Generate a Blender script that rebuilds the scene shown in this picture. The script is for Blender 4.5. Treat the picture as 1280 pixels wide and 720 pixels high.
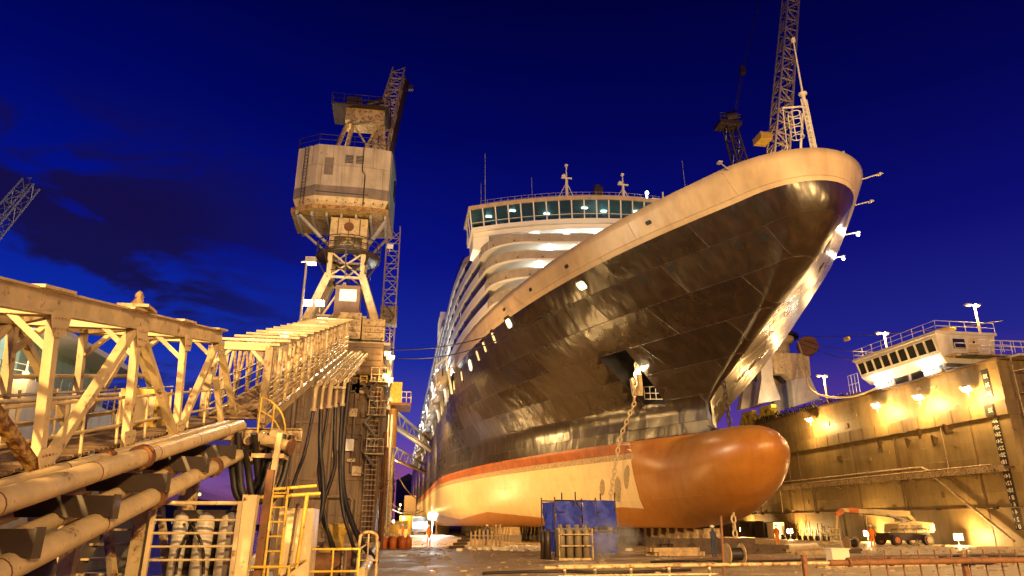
import bpy, math, random
from mathutils import Vector, Matrix
R = math.radians
random.seed(7)
S = bpy.context.scene
for o in list(bpy.data.objects): bpy.data.objects.remove(o)
COL = S.collection

def lin(c):
    c /= 255.0
    return c/12.92 if c <= .04045 else ((c+.055)/1.055)**2.4
def rgb(r, g, b): return (lin(r), lin(g), lin(b), 1)

# ------------------------------------------------------------------ camera
cd = bpy.data.cameras.new('camera'); cam = bpy.data.objects.new('camera', cd); COL.objects.link(cam)
cd.sensor_width = 36; cd.lens = 24.0; cd.clip_end = 4000; cd.clip_start = .1
cam.location = (0, 0, 1.9)
cam.rotation_euler = (R(90)+math.atan(295/853.33), 0, R(-9.13))
S.camera = cam

# ------------------------------------------------------------------ sky
W = bpy.data.worlds.new('World'); S.world = W; W.use_nodes = True
def build_world():
    nt = W.node_tree; N = nt.nodes; L = nt.links; N.clear()
    out = N.new('ShaderNodeOutputWorld'); bg = N.new('ShaderNodeBackground'); L.new(bg.outputs[0], out.inputs[0])
    tc = N.new('ShaderNodeTexCoord'); sp = N.new('ShaderNodeSeparateXYZ'); L.new(tc.outputs['Generated'], sp.inputs[0])
    ramp = N.new('ShaderNodeValToRGB'); L.new(sp.outputs['Z'], ramp.inputs[0])
    e = ramp.color_ramp.elements
    e[0].position = 0; e[0].color = rgb(120, 84, 120)
    e[1].position = 1; e[1].color = rgb(1, 1, 42)
    for p, c in ((.05, (100, 82, 150)), (.12, (52, 74, 186)), (.22, (16, 48, 168)), (.36, (4, 20, 138)), (.52, (1, 7, 98)), (.7, (0, 1, 56))):
        k = e.new(p); k.color = rgb(*c)
    # the east side is a bit darker and more violet
    dirn = N.new('ShaderNodeVectorMath'); dirn.operation = 'DOT_PRODUCT'; L.new(tc.outputs['Generated'], dirn.inputs[0]); dirn.inputs[1].default_value = (.86, .5, 0)
    mr = N.new('ShaderNodeMapRange'); L.new(dirn.outputs['Value'], mr.inputs[0]); mr.inputs[1].default_value = .1; mr.inputs[2].default_value = .85
    mx = N.new('ShaderNodeMix'); mx.data_type = 'RGBA'; mx.blend_type = 'MULTIPLY'; L.new(mr.outputs[0], mx.inputs[0]); L.new(ramp.outputs[0], mx.inputs[6]); mx.inputs[7].default_value = (3.2, .62, .62, 1)
    # dark cloud streaks
    mp = N.new('ShaderNodeMapping'); L.new(tc.outputs['Generated'], mp.inputs[0]); mp.inputs['Scale'].default_value = (1, 1, 3.2); mp.inputs['Rotation'].default_value = (0, R(-20), 0); mp.inputs['Location'].default_value = (.6, 0, .3)
    nz = N.new('ShaderNodeTexNoise'); L.new(mp.outputs[0], nz.inputs[0]); nz.inputs['Scale'].default_value = 4.2; nz.inputs['Detail'].default_value = 9; nz.inputs['Roughness'].default_value = .6; nz.inputs['Distortion'].default_value = .5
    cm = N.new('ShaderNodeMapRange'); L.new(nz.outputs[0], cm.inputs[0]); cm.inputs[1].default_value = .42; cm.inputs[2].default_value = .55; cm.interpolation_type = 'SMOOTHSTEP'
    # where they hang: low in the west and north
    d2 = N.new('ShaderNodeVectorMath'); d2.operation = 'DOT_PRODUCT'; L.new(tc.outputs['Generated'], d2.inputs[0]); d2.inputs[1].default_value = Vector((-.66, .72, .22)).normalized()
    m2 = N.new('ShaderNodeMapRange'); L.new(d2.outputs['Value'], m2.inputs[0]); m2.inputs[1].default_value = .78; m2.inputs[2].default_value = .93; m2.interpolation_type = 'SMOOTHSTEP'
    m3 = N.new('ShaderNodeMapRange'); L.new(sp.outputs['Z'], m3.inputs[0]); m3.inputs[1].default_value = .54; m3.inputs[2].default_value = .38; m3.interpolation_type = 'SMOOTHSTEP'
    a = N.new('ShaderNodeMath'); a.operation = 'MULTIPLY'; L.new(cm.outputs[0], a.inputs[0]); L.new(m2.outputs[0], a.inputs[1])
    b = N.new('ShaderNodeMath'); b.operation = 'MULTIPLY'; L.new(a.outputs[0], b.inputs[0]); L.new(m3.outputs[0], b.inputs[1])
    c = N.new('ShaderNodeMath'); c.operation = 'MULTIPLY'; L.new(b.outputs[0], c.inputs[0]); c.inputs[1].default_value = .85
    m4 = N.new('ShaderNodeMix'); m4.data_type = 'RGBA'; L.new(c.outputs[0], m4.inputs[0]); L.new(mx.outputs[2], m4.inputs[6]); m4.inputs[7].default_value = rgb(22, 14, 48)
    L.new(m4.outputs[2], bg.inputs[0]); bg.inputs[1].default_value = 1.0
build_world()
S.view_settings.view_transform = 'Standard'; S.view_settings.look = 'None'; S.view_settings.exposure = 0; S.view_settings.gamma = 1
S.view_settings.use_curve_mapping = False
S.cycles.use_light_tree = True; S.cycles.max_bounces = 5; S.cycles.diffuse_bounces = 3; S.cycles.glossy_bounces = 3
S.cycles.sample_clamp_indirect = 4; S.cycles.use_denoising = True
S.cycles.caustics_reflective = False; S.cycles.caustics_refractive = False

SOD = (1, .58, .20); WARM = (1, .76, .46); COOL = (.86, 1, .95)
def light(name, loc, power, color=SOD, kind='POINT', radius=.3, to=None, angle=100, blend=.6, parent=None):
    d = bpy.data.lights.new(name, kind); d.energy = power; d.color = color; d.shadow_soft_size = radius
    o = bpy.data.objects.new(name, d); COL.objects.link(o); o.location = loc
    if kind == 'SPOT':
        d.spot_size = R(angle); d.spot_blend = blend
    if to is not None:
        o.rotation_euler = (Vector(to)-Vector(loc)).to_track_quat('-Z', 'Y').to_euler()
    if parent is not None:
        o.parent = parent; o.location = Vector(loc)-Vector(parent.location)
    return o
# floodlight masts of the yard on the quay, behind and beside the camera
for nm, p, w, to, an in (('unseen_floodlight', (-14, -20, 13), 145000, (8, 50, 6), 80), ('unseen_floodlight', (14, -18, 13), 125000, (18, 46, 1), 80),
                         ('unseen_floodlight', (3.5, -7, 5.5), 9000, (-6, 14, 3), 110), ('unseen_floodlight', (34, 2, 10), 26000, (24, 42, 0), 110)):
    light(nm, p, w, SOD, 'SPOT', .5, to, an)

# ------------------------------------------------------------------ mesh helpers
class MB:
    def __init__(s): s.v = []; s.f = []; s.m = []; s.sm = []
    def add(s, vs, fs, mi=0, smooth=False):
        n = len(s.v); s.v += [tuple(v) for v in vs]; s.f += [tuple(i+n for i in f) for f in fs]
        s.m += [mi]*len(fs); s.sm += [smooth]*len(fs); return s
    def box(s, c, d, rz=0, mi=0):
        x, y, z = d[0]/2, d[1]/2, d[2]/2; vs = []
        cr, sr = math.cos(rz), math.sin(rz)
        for a, b, e in ((-x,-y,-z),(x,-y,-z),(x,y,-z),(-x,y,-z),(-x,-y,z),(x,-y,z),(x,y,z),(-x,y,z)):
            vs.append((c[0]+a*cr-b*sr, c[1]+a*sr+b*cr, c[2]+e))
        return s.add(vs, [(0,3,2,1),(4,5,6,7),(0,1,5,4),(1,2,6,5),(2,3,7,6),(3,0,4,7)], mi)
    def bb(s, a, b, mi=0):
        return s.box([(a[i]+b[i])/2 for i in range(3)], [abs(b[i]-a[i]) for i in range(3)], 0, mi)
    def beam(s, p, q, w, h=None, up=(0,0,1), mi=0, ext=0):
        p, q = Vector(p), Vector(q); h = h or w; d = (q-p).normalized(); u = Vector(up)
        if abs(d.dot(u)) > .97: u = Vector((0,1,0))
        sx = d.cross(u).normalized()*w/2; sz = sx.cross(d).normalized()*h/2
        p = p-d*ext; q = q+d*ext
        vs = [p-sx-sz, p+sx-sz, p+sx+sz, p-sx+sz, q-sx-sz, q+sx-sz, q+sx+sz, q-sx+sz]
        return s.add(vs, [(0,1,2,3),(7,6,5,4),(0,4,5,1),(1,5,6,2),(2,6,7,3),(3,7,4,0)], mi)
    def ibeam(s, p, q, w, h, t=.025, up=(0,0,1)):
        p, q = Vector(p), Vector(q); d = (q-p).normalized(); u = Vector(up)
        if abs(d.dot(u)) > .97: u = Vector((0,1,0))
        sx = d.cross(u).normalized(); uz = sx.cross(d).normalized()
        o = uz*(h/2-t/2)
        s.beam(p+o, q+o, w, t, up); s.beam(p-o, q-o, w, t, up); s.beam(p, q, t, h-2*t, up); return s
    def cyl(s, p, q, r, r2=None, n=10, caps=True, mi=0):
        p, q = Vector(p), Vector(q); r2 = r if r2 is None else r2; d = (q-p).normalized()
        u = Vector((0,0,1)) if abs(d.z) < .95 else Vector((1,0,0))
        a = d.cross(u).normalized(); b = a.cross(d); vs = []
        for c, rr in ((p, r), (q, r2)):
            for i in range(n):
                t = 2*math.pi*i/n; vs.append(c+a*math.cos(t)*rr+b*math.sin(t)*rr)
        s.add(vs, [(i, (i+1) % n, n+(i+1) % n, n+i) for i in range(n)], mi, True)
        if caps: s.add(vs, [tuple(range(n))[::-1], tuple(range(n, 2*n))], mi)
        return s
    def tube(s, pts, r, n=8, mi=0, smooth=0):
        P = [Vector(p) for p in pts]
        for _ in range(smooth):
            Q = [P[0]]
            for a, b in zip(P, P[1:]): Q += [a*.75+b*.25, a*.25+b*.75]
            P = Q+[P[-1]]
        vs = []; prev = None
        for i, p in enumerate(P):
            d = (P[min(i+1, len(P)-1)]-P[max(i-1, 0)]).normalized()
            if prev is None:
                u = Vector((0,0,1)) if abs(d.z) < .9 else Vector((1,0,0)); a = d.cross(u).normalized()
            else: a = (prev-d*prev.dot(d)).normalized()
            prev = a; b = d.cross(a)
            for k in range(n):
                t = 2*math.pi*k/n; vs.append(p+(a*math.cos(t)+b*math.sin(t))*r)
        fs = [(i*n+k, i*n+(k+1) % n, (i+1)*n+(k+1) % n, (i+1)*n+k) for i in range(len(P)-1) for k in range(n)]
        s.add(vs, fs, mi, True); s.add(vs, [tuple(range(n))[::-1], tuple(range((len(P)-1)*n, len(P)*n))], mi); return s
    def prism(s, pts, ext, mi=0):       # polygon (3-D points) pushed along ext
        n = len(pts); e = Vector(ext); P = [Vector(p) for p in pts]; vs = P+[p+e for p in P]
        return s.add(vs, [tuple(range(n))[::-1], tuple(range(n, 2*n))]+[(i, (i+1) % n, n+(i+1) % n, n+i) for i in range(n)], mi)
    def lathe(s, c, prof, n=14, mi=0, axis='Z'):
        vs = []
        for r, z in prof:
            for k in range(n):
                t = 2*math.pi*k/n; a, b = r*math.cos(t), r*math.sin(t)
                vs.append((c[0]+a, c[1]+b, c[2]+z) if axis == 'Z' else (c[0]+z, c[1]+a, c[2]+b))
        return s.add(vs, [(i*n+k, i*n+(k+1) % n, (i+1)*n+(k+1) % n, (i+1)*n+k) for i in range(len(prof)-1) for k in range(n)], mi, True)
    def sphere(s, c, r, sc=(1,1,1), n=10, mi=0):
        vs = []; 
        for i in range(n//2+1):
            a = math.pi*i/(n//2)
            for k in range(n):
                t = 2*math.pi*k/n; vs.append((c[0]+r*sc[0]*math.sin(a)*math.cos(t), c[1]+r*sc[1]*math.sin(a)*math.sin(t), c[2]+r*sc[2]*math.cos(a)))
        return s.add(vs, [(i*n+k, (i+1)*n+k, (i+1)*n+(k+1) % n, i*n+(k+1) % n) for i in range(n//2) for k in range(n)], mi, True)
    def build(s, name, mat, parent=None, loc=None):
        base = Vector((0,0,0))
        if parent is not None:
            p = parent
            while p is not None: base += Vector(p.location); p = p.parent
        elif loc is not None: base = Vector(loc)
        me = bpy.data.meshes.new(name); me.from_pydata([tuple(Vector(v)-base) for v in s.v], [], s.f)
        ms = mat if isinstance(mat, (list, tuple)) else [mat]
        for m in ms: me.materials.append(m)
        me.polygons.foreach_set('material_index', s.m); me.polygons.foreach_set('use_smooth', s.sm); me.update()
        o = bpy.data.objects.new(name, me); COL.objects.link(o)
        if parent is not None: o.parent = parent
        elif loc is not None: o.location = loc
        return o

def thing(name, label, cat, loc=(0,0,0), group=None):
    o = bpy.data.objects.new(name, None); COL.objects.link(o); o.location = loc; o.empty_display_size = .2
    o['label'] = label; o['category'] = cat
    if group: o['group'] = group
    return o
def tag(o, label, cat, group=None, kind=None):
    if label: o['label'] = label
    if cat: o['category'] = cat
    if group: o['group'] = group
    if kind: o['kind'] = kind
    return o
def struct(mb, name, mat): o = mb.build(name, mat); o['kind'] = 'structure'; return o
def kids(o): return [c for c in bpy.data.objects if c.parent is o]
def dup(root, loc, label=None, rz=None, children=None):
    ch = kids(root) if children is None else children
    r = root.copy(); COL.objects.link(r); r.location = loc
    if label: r['label'] = label
    if rz is not None: r.rotation_euler.z = rz
    for c in ch:
        d = c.copy(); COL.objects.link(d); d.parent = r
        for g in kids(c):
            h = g.copy(); COL.objects.link(h); h.parent = d
    return r

# ------------------------------------------------------------------ materials
def M(name, col, rough=.6, metal=0, var=.3, scale=1.5, rust=0, rustcol=(.11, .035, .01), streak=0, bump=.15, emit=None, es=0, spec=.5, dirt=(.05, .035, .02), coat=0, rv=.15):
    m = bpy.data.materials.new(name); m.use_nodes = True; nt = m.node_tree; N = nt.nodes; L = nt.links
    b = N['Principled BSDF']; b.inputs['Roughness'].default_value = rough; b.inputs['Metallic'].default_value = metal
    b.inputs['Specular IOR Level'].default_value = spec
    if coat: b.inputs['Coat Weight'].default_value = coat; b.inputs['Coat Roughness'].default_value = .15
    if emit:
        b.inputs['Base Color'].default_value = (*emit, 1); b.inputs['Emission Color'].default_value = (*emit, 1); b.inputs['Emission Strength'].default_value = es; return m
    tc = N.new('ShaderNodeTexCoord'); src = tc.outputs['Object']
    nz = N.new('ShaderNodeTexNoise'); L.new(src, nz.inputs[0]); nz.inputs['Scale'].default_value = scale; nz.inputs['Detail'].default_value = 6; nz.inputs['Roughness'].default_value = .65
    mr = N.new('ShaderNodeMapRange'); L.new(nz.outputs[0], mr.inputs[0]); mr.inputs[1].default_value = .3; mr.inputs[2].default_value = .7; mr.inputs[3].default_value = 1-var; mr.inputs[4].default_value = 1+var*.4
    mu = N.new('ShaderNodeVectorMath'); mu.operation = 'SCALE'; mu.inputs[0].default_value = col; L.new(mr.outputs[0], mu.inputs['Scale'])
    cur = mu.outputs[0]
    def mix(fac, a, c):
        x = N.new('ShaderNodeMix'); x.data_type = 'RGBA'; L.new(fac, x.inputs[0]); L.new(a, x.inputs[6]); x.inputs[7].default_value = (*c, 1); return x.outputs[2]
    if streak:
        mp = N.new('ShaderNodeMapping'); L.new(src, mp.inputs[0]); mp.inputs['Scale'].default_value = (1, 1, .07)
        n2 = N.new('ShaderNodeTexNoise'); L.new(mp.outputs[0], n2.inputs[0]); n2.inputs['Scale'].default_value = 1.6; n2.inputs['Detail'].default_value = 8
        m2 = N.new('ShaderNodeMapRange'); L.new(n2.outputs[0], m2.inputs[0]); m2.inputs[1].default_value = .45; m2.inputs[2].default_value = .75; m2.inputs[4].default_value = streak
        cur = mix(m2.outputs[0], cur, dirt)
    if rust:
        n3 = N.new('ShaderNodeTexNoise'); L.new(src, n3.inputs[0]); n3.inputs['Scale'].default_value = scale*2.3; n3.inputs['Detail'].default_value = 9; n3.inputs['Roughness'].default_value = .75
        m3 = N.new('ShaderNodeMapRange'); L.new(n3.outputs[0], m3.inputs[0]); m3.inputs[1].default_value = .66-.2*rust; m3.inputs[2].default_value = .72-.15*rust
        cur = mix(m3.outputs[0], cur, rustcol)
    L.new(cur, b.inputs['Base Color'])
    rr = N.new('ShaderNodeMapRange'); L.new(nz.outputs[0], rr.inputs[0]); rr.inputs[3].default_value = max(.05, rough-rv); rr.inputs[4].default_value = min(1, rough+rv); L.new(rr.outputs[0], b.inputs['Roughness'])
    if bump:
        bp = N.new('ShaderNodeBump'); bp.inputs['Strength'].default_value = bump; bp.inputs['Distance'].default_value = .03; L.new(nz.outputs[0], bp.inputs['Height']); L.new(bp.outputs[0], b.inputs['Normal'])
    return m
cream = M('cream_paint', (.66, .53, .30), .5, rust=.45, streak=.35, scale=1.2)
cream2 = M('cream_paint_worn', (.50, .39, .21), .55, rust=.8, streak=.5, scale=1.6)
pipep = M('pipe_paint', (.66, .52, .28), .42, rust=.35, scale=1.8, streak=.2)
planks = M('plank_wood', (.20, .13, .07), .8, scale=4, var=.5, rust=.6, rustcol=(.06,.035,.02))
darkst = M('dark_steel', (.035, .022, .016), .45, scale=2)
rustm = M('rusted_steel', (.17, .075, .03), .75, scale=3, var=.5, rust=.6, rustcol=(.08,.025,.01))
galv = M('grey_steel', (.42, .40, .36), .45, metal=.3, scale=2, rust=.3)
white = M('white_paint', (.66, .63, .56), .45, scale=.8, var=.2, streak=.35, dirt=(.35,.25,.15))
whitec = M('ship_white', (.80, .78, .73), .35, scale=.3, var=.1, bump=.03)
yellow = M('yellow_paint', (.62, .42, .06), .5, scale=2, rust=.5)
rubber = M('black_rubber', (.016, .013, .012), .5, scale=3)
rubbr = M('tyre_rubber', (.03, .025, .02), .7)
wallm = M('dock_wall_paint', (.25, .18, .07), .5, scale=.5, streak=.65, rust=.3, dirt=(.11,.07,.025), rustcol=(.12,.06,.02))
walldk = M('dock_wall_grimy', (.15, .095, .048), .6, scale=.6, streak=.85, rust=.7, dirt=(.05,.03,.015))
concr = M('concrete', (.25, .2, .14), .85, scale=1)
housem = M('crane_house_paint', (.52, .46, .36), .6, scale=.5, streak=.5, rust=.25, dirt=(.16,.12,.09))
housed = M('crane_house_band', (.24, .2, .17), .6, scale=.8, streak=.7, rust=.3, dirt=(.1,.08,.06))
teal = M('pale_teal_paint', (.30, .45, .40), .6, scale=.5, streak=.5, dirt=(.12,.14,.12))
glassd = M('dark_glass', (.02, .022, .02), .08, var=.05, bump=0)
tarp = M('blue_tarp', (.035, .06, .46), .45, scale=3, var=.45, bump=.9)
timber = M('timber', (.48, .34, .17), .8, scale=3, var=.5)
timberd = M('dark_timber', (.09, .06, .035), .85, scale=3, var=.5)
orange = M('orange_paint', (.6, .16, .03), .5, scale=2, rust=.2)
liftp = M('lift_yellow_paint', (.62, .50, .22), .45, scale=1, rust=.15)
bottlem = M('gas_bottle_paint', (.20, .16, .10), .5, scale=2, rust=.3)
ropem = M('rope', (.28, .22, .14), .9, scale=6)
chainm = M('chain_steel', (.55, .44, .25), .5, metal=.1, scale=5, rust=.2)
sodE = M('sodium_lens', (1, 1, 1), emit=(1, .66, .24), es=3.6)
sodS = M('sodium_lens_far', (1, 1, 1), emit=(1, .6, .2), es=3.2)
coolE = M('white_lens', (1, 1, 1), emit=(.9, 1, .95), es=14)
coolB = M('floodlight_lens', (1, 1, 1), emit=(1, .97, .85), es=120)
winE = M('lit_window', (1, 1, 1), emit=(.95, .88, .58), es=.3)
winB = M('bright_window', (1, 1, 1), emit=(.95, .95, .75), es=1.0)
winG = M('lit_bridge', (1, 1, 1), emit=(.05, .32, .3), es=.5)
plastic = M('white_sheet', (.75, .68, .5), .6, var=.1)
bluep = M('grey_blue_paint', (.18, .24, .3), .6, scale=1)
skin = M('skin', (.45, .28, .18), .6, var=.1)
hiviz = M('orange_workwear', (.75, .22, .03), .8, var=.2)
navy = M('navy_workwear', (.03, .04, .07), .8, var=.2)

def plates(m, sx, sz, depth=.4, mort=.012, axis='YZ', wobble=.0, tone=0, mcol=.3, tilt=0):
    """adds welded plate seams and a slight dishing of each plate to a material's bump"""
    nt = m.node_tree; N = nt.nodes; L = nt.links; b = N['Principled BSDF']
    tc = N.new('ShaderNodeTexCoord'); sp = N.new('ShaderNodeSeparateXYZ'); L.new(tc.outputs['Object'], sp.inputs[0]); cb = N.new('ShaderNodeCombineXYZ')
    L.new(sp.outputs[axis[0]], cb.inputs[0]); L.new(sp.outputs[axis[1]], cb.inputs[1])
    br = N.new('ShaderNodeTexBrick'); L.new(cb.outputs[0], br.inputs[0]); br.inputs['Scale'].default_value = 1; br.inputs['Mortar Size'].default_value = mort
    br.inputs['Brick Width'].default_value = sx; br.inputs['Row Height'].default_value = sz; br.inputs['Mortar Smooth'].default_value = .6
    br.inputs['Color1'].default_value = (.35,.35,.35,1); br.inputs['Color2'].default_value = (.65,.65,.65,1); br.inputs['Mortar'].default_value = (mcol,mcol,mcol,1)
    if tone and b.inputs['Base Color'].links:
        src_ = b.inputs['Base Color'].links[0].from_socket; x = N.new('ShaderNodeMix'); x.data_type = 'RGBA'; x.blend_type = 'MULTIPLY'; x.inputs[0].default_value = tone; x.clamp_result = False
        g_ = N.new('ShaderNodeVectorMath'); g_.operation = 'SCALE'; g_.inputs['Scale'].default_value = 2.0; L.new(br.outputs['Color'], g_.inputs[0]); L.new(src_, x.inputs[6]); L.new(g_.outputs[0], x.inputs[7]); L.new(x.outputs[2], b.inputs['Base Color'])
        if b.inputs['Roughness'].links:
            rs = b.inputs['Roughness'].links[0].from_socket; q = N.new('ShaderNodeMath'); q.operation = 'MULTIPLY_ADD'; L.new(br.outputs['Color'], q.inputs[0]); q.inputs[1].default_value = .3*tone; L.new(rs, q.inputs[2]); L.new(q.outputs[0], b.inputs['Roughness'])
    bp = N.new('ShaderNodeBump'); bp.inputs['Strength'].default_value = depth; bp.inputs['Distance'].default_value = .05; L.new(br.outputs['Fac'], bp.inputs['Height'])
    if b.inputs['Normal'].links:
        nb = b.inputs['Normal'].links[0].from_node; L.new(nb.outputs[0], bp.inputs['Normal'])
        if tilt:       # every plate sits at its own slight angle
            ge = N.new('ShaderNodeNewGeometry'); su = N.new('ShaderNodeVectorMath'); su.operation = 'SUBTRACT'; L.new(br.outputs['Color'], su.inputs[0]); su.inputs[1].default_value = (.5, .5, .5)
            wn = N.new('ShaderNodeTexWhiteNoise'); wn.noise_dimensions = '1D'; L.new(br.outputs['Color'], wn.inputs['W']); s2 = N.new('ShaderNodeVectorMath'); s2.operation = 'SUBTRACT'; L.new(wn.outputs['Color'], s2.inputs[0]); s2.inputs[1].default_value = (.5, .5, .5)
            sc_ = N.new('ShaderNodeVectorMath'); sc_.operation = 'SCALE'; L.new(s2.outputs[0], sc_.inputs[0]); sc_.inputs['Scale'].default_value = tilt
            ad = N.new('ShaderNodeVectorMath'); ad.operation = 'ADD'; L.new(ge.outputs['Normal'], ad.inputs[0]); L.new(sc_.outputs[0], ad.inputs[1]); no = N.new('ShaderNodeVectorMath'); no.operation = 'NORMALIZE'; L.new(ad.outputs[0], no.inputs[0]); L.new(no.outputs[0], nb.inputs['Normal'])
    last = bp
    if wobble:
        mp = N.new('ShaderNodeMapping'); L.new(tc.outputs['Object'], mp.inputs[0]); mp.inputs['Scale'].default_value = (.7, .7, .28)
        nz = N.new('ShaderNodeTexNoise'); L.new(mp.outputs[0], nz.inputs[0]); nz.inputs['Scale'].default_value = 1.0; nz.inputs['Detail'].default_value = 2.5
        b2 = N.new('ShaderNodeBump'); b2.inputs['Strength'].default_value = wobble; b2.inputs['Distance'].default_value = .25; L.new(nz.outputs[0], b2.inputs['Height']); L.new(last.outputs[0], b2.inputs['Normal']); last = b2
    L.new(last.outputs[0], b.inputs['Normal'])
    return br
plates(wallm, 6, 1.55, .5, .02, tone=.35); plates(housem, 1.9, 2.6, .8, .03, 'XZ', tone=.3, mcol=.2)
# hull paints
hblack = M('hull_black', (.017, .010, .006), .17, scale=.5, var=.25, bump=.01, spec=.8, rv=.04, streak=.35, dirt=(.07, .04, .02))
hbuff = M('hull_buff', (.50, .39, .25), .40, scale=.6, var=.18, bump=.03, streak=.3, dirt=(.2,.12,.06))
hred = M('hull_red', (.34, .09, .02), .5, scale=.9, var=.5, bump=.05, streak=.5, dirt=(.12,.05,.02))
hstrip = M('hull_sanded', (.42, .30, .17), .7, scale=5, var=.6, bump=.2)
for m_, w_ in ((hblack, .55), (hbuff, .2), (hred, .1)): plates(m_, 7.5, 1.9, .8, .024, 'YZ', w_, tone=(.8 if m_ is hblack else .15), mcol=(1.1 if m_ is hblack else .3), tilt=(.13 if m_ is hblack else .02))

def hull_bottom():
    m = bpy.data.materials.new('hull_bottom'); m.use_nodes = True; nt = m.node_tree; N = nt.nodes; L = nt.links; b = N['Principled BSDF']
    tc = N.new('ShaderNodeTexCoord'); sp = N.new('ShaderNodeSeparateXYZ'); L.new(tc.outputs['Object'], sp.inputs[0])
    def math_(op, a, c=None, d=None):
        n = N.new('ShaderNodeMath'); n.operation = op
        for i, v in enumerate((a, c, d)):
            if v is None: continue
            if isinstance(v, (int, float)): n.inputs[i].default_value = v
            else: L.new(v, n.inputs[i])
        return n.outputs[0]
    Y, Z, X = sp.outputs['Y'], sp.outputs['Z'], sp.outputs['X']
    nz = N.new('ShaderNodeTexNoise'); L.new(tc.outputs['Object'], nz.inputs[0]); nz.inputs['Scale'].default_value = 1.2; nz.inputs['Detail'].default_value = 8
    # orange-red antifouling forward of a curved edge; object origin at the ship's base
    zz = math_('SUBTRACT', Z, 5.0); edge = math_('MULTIPLY_ADD', math_('MULTIPLY', zz, zz), .02, 6.7)      # Y of the edge, curved
    fwd = math_('LESS_THAN', Y, math_('MULTIPLY_ADD', nz.outputs[0], .35, edge))
    tri = math_('PINGPONG', math_('ADD', Y, 3), 13.0); low = math_('LESS_THAN', Z, math_('MULTIPLY_ADD', tri, .06, 2.5))
    red = math_('MAXIMUM', fwd, low)
    # scrubbed oval patches on the pale paint
    patch = None
    for (py, pz, a_, b_) in ((7.9, 5.7, .42, 1.0), (9.6, 4.7, .5, 1.1), (11.6, 5.0, .4, .75)):
        dy = math_('DIVIDE', math_('SUBTRACT', math_('MULTIPLY_ADD', Z, .45, Y), py+pz*.45), a_); dz = math_('DIVIDE', math_('SUBTRACT', Z, pz), b_)
        d = math_('ADD', math_('MULTIPLY', dy, dy), math_('MULTIPLY', dz, dz)); d = math_('ADD', d, math_('MULTIPLY', nz.outputs[0], .8))
        k = math_('LESS_THAN', d, 1.3); patch = k if patch is None else math_('MAXIMUM', patch, k)
    n5 = N.new('ShaderNodeTexNoise'); L.new(tc.outputs['Object'], n5.inputs[0]); n5.inputs['Scale'].default_value = 9
    patch = math_('MULTIPLY', patch, math_('MULTIPLY_ADD', n5.outputs[0], 1.2, .1))
    def mix(f, a, c):
        x = N.new('ShaderNodeMix'); x.data_type = 'RGBA'; L.new(f, x.inputs[0])
        for i, v in ((6, a), (7, c)):
            if isinstance(v, tuple): x.inputs[i].default_value = (*v, 1)
            else: L.new(v, x.inputs[i])
        return x.outputs[2]
    ms = N.new('ShaderNodeMapping'); L.new(tc.outputs['Object'], ms.inputs[0]); ms.inputs['Scale'].default_value = (1.6, 1.6, .16)
    ns = N.new('ShaderNodeTexNoise'); L.new(ms.outputs[0], ns.inputs[0]); ns.inputs['Scale'].default_value = 1.4; ns.inputs['Detail'].default_value = 9; ns.inputs['Roughness'].default_value = .7
    st_ = N.new('ShaderNodeMapRange'); L.new(ns.outputs[0], st_.inputs[0]); st_.inputs[1].default_value = .5; st_.inputs[2].default_value = .75; st_.inputs[4].default_value = .4
    nf = N.new('ShaderNodeTexNoise'); L.new(tc.outputs['Object'], nf.inputs[0]); nf.inputs['Scale'].default_value = .45; nf.inputs['Detail'].default_value = 7
    sf_ = N.new('ShaderNodeMapRange'); L.new(nf.outputs[0], sf_.inputs[0]); sf_.inputs[1].default_value = .52; sf_.inputs[2].default_value = .66; sf_.inputs[4].default_value = .5
    crm = mix(nz.outputs[0], (.62, .47, .24), (.76, .62, .36)); rd = mix(nz.outputs[0], (.29, .11, .016), (.44, .185, .03)); rd = mix(st_.outputs[0], rd, (.13, .045, .012)); rd = mix(sf_.outputs[0], rd, (.40, .19, .045)); crm = mix(st_.outputs[0], crm, (.42, .29, .14))
    col = mix(red, mix(patch, crm, (.16, .11, .06)), rd); L.new(col, b.inputs['Base Color'])
    rq = N.new('ShaderNodeMapRange'); L.new(nf.outputs[0], rq.inputs[0]); rq.inputs[3].default_value = .16; rq.inputs[4].default_value = .5; L.new(rq.outputs[0], b.inputs['Roughness'])
    bp = N.new('ShaderNodeBump'); bp.inputs['Strength'].default_value = .08; L.new(nz.outputs[0], bp.inputs['Height']); bp.inputs['Distance'].default_value = .05; L.new(bp.outputs[0], b.inputs['Normal'])
    return m
hbot = hull_bottom(); plates(hbot, 6.5, 1.9, .5, .015, 'YZ', .06, tone=.15, mcol=.9)

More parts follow.
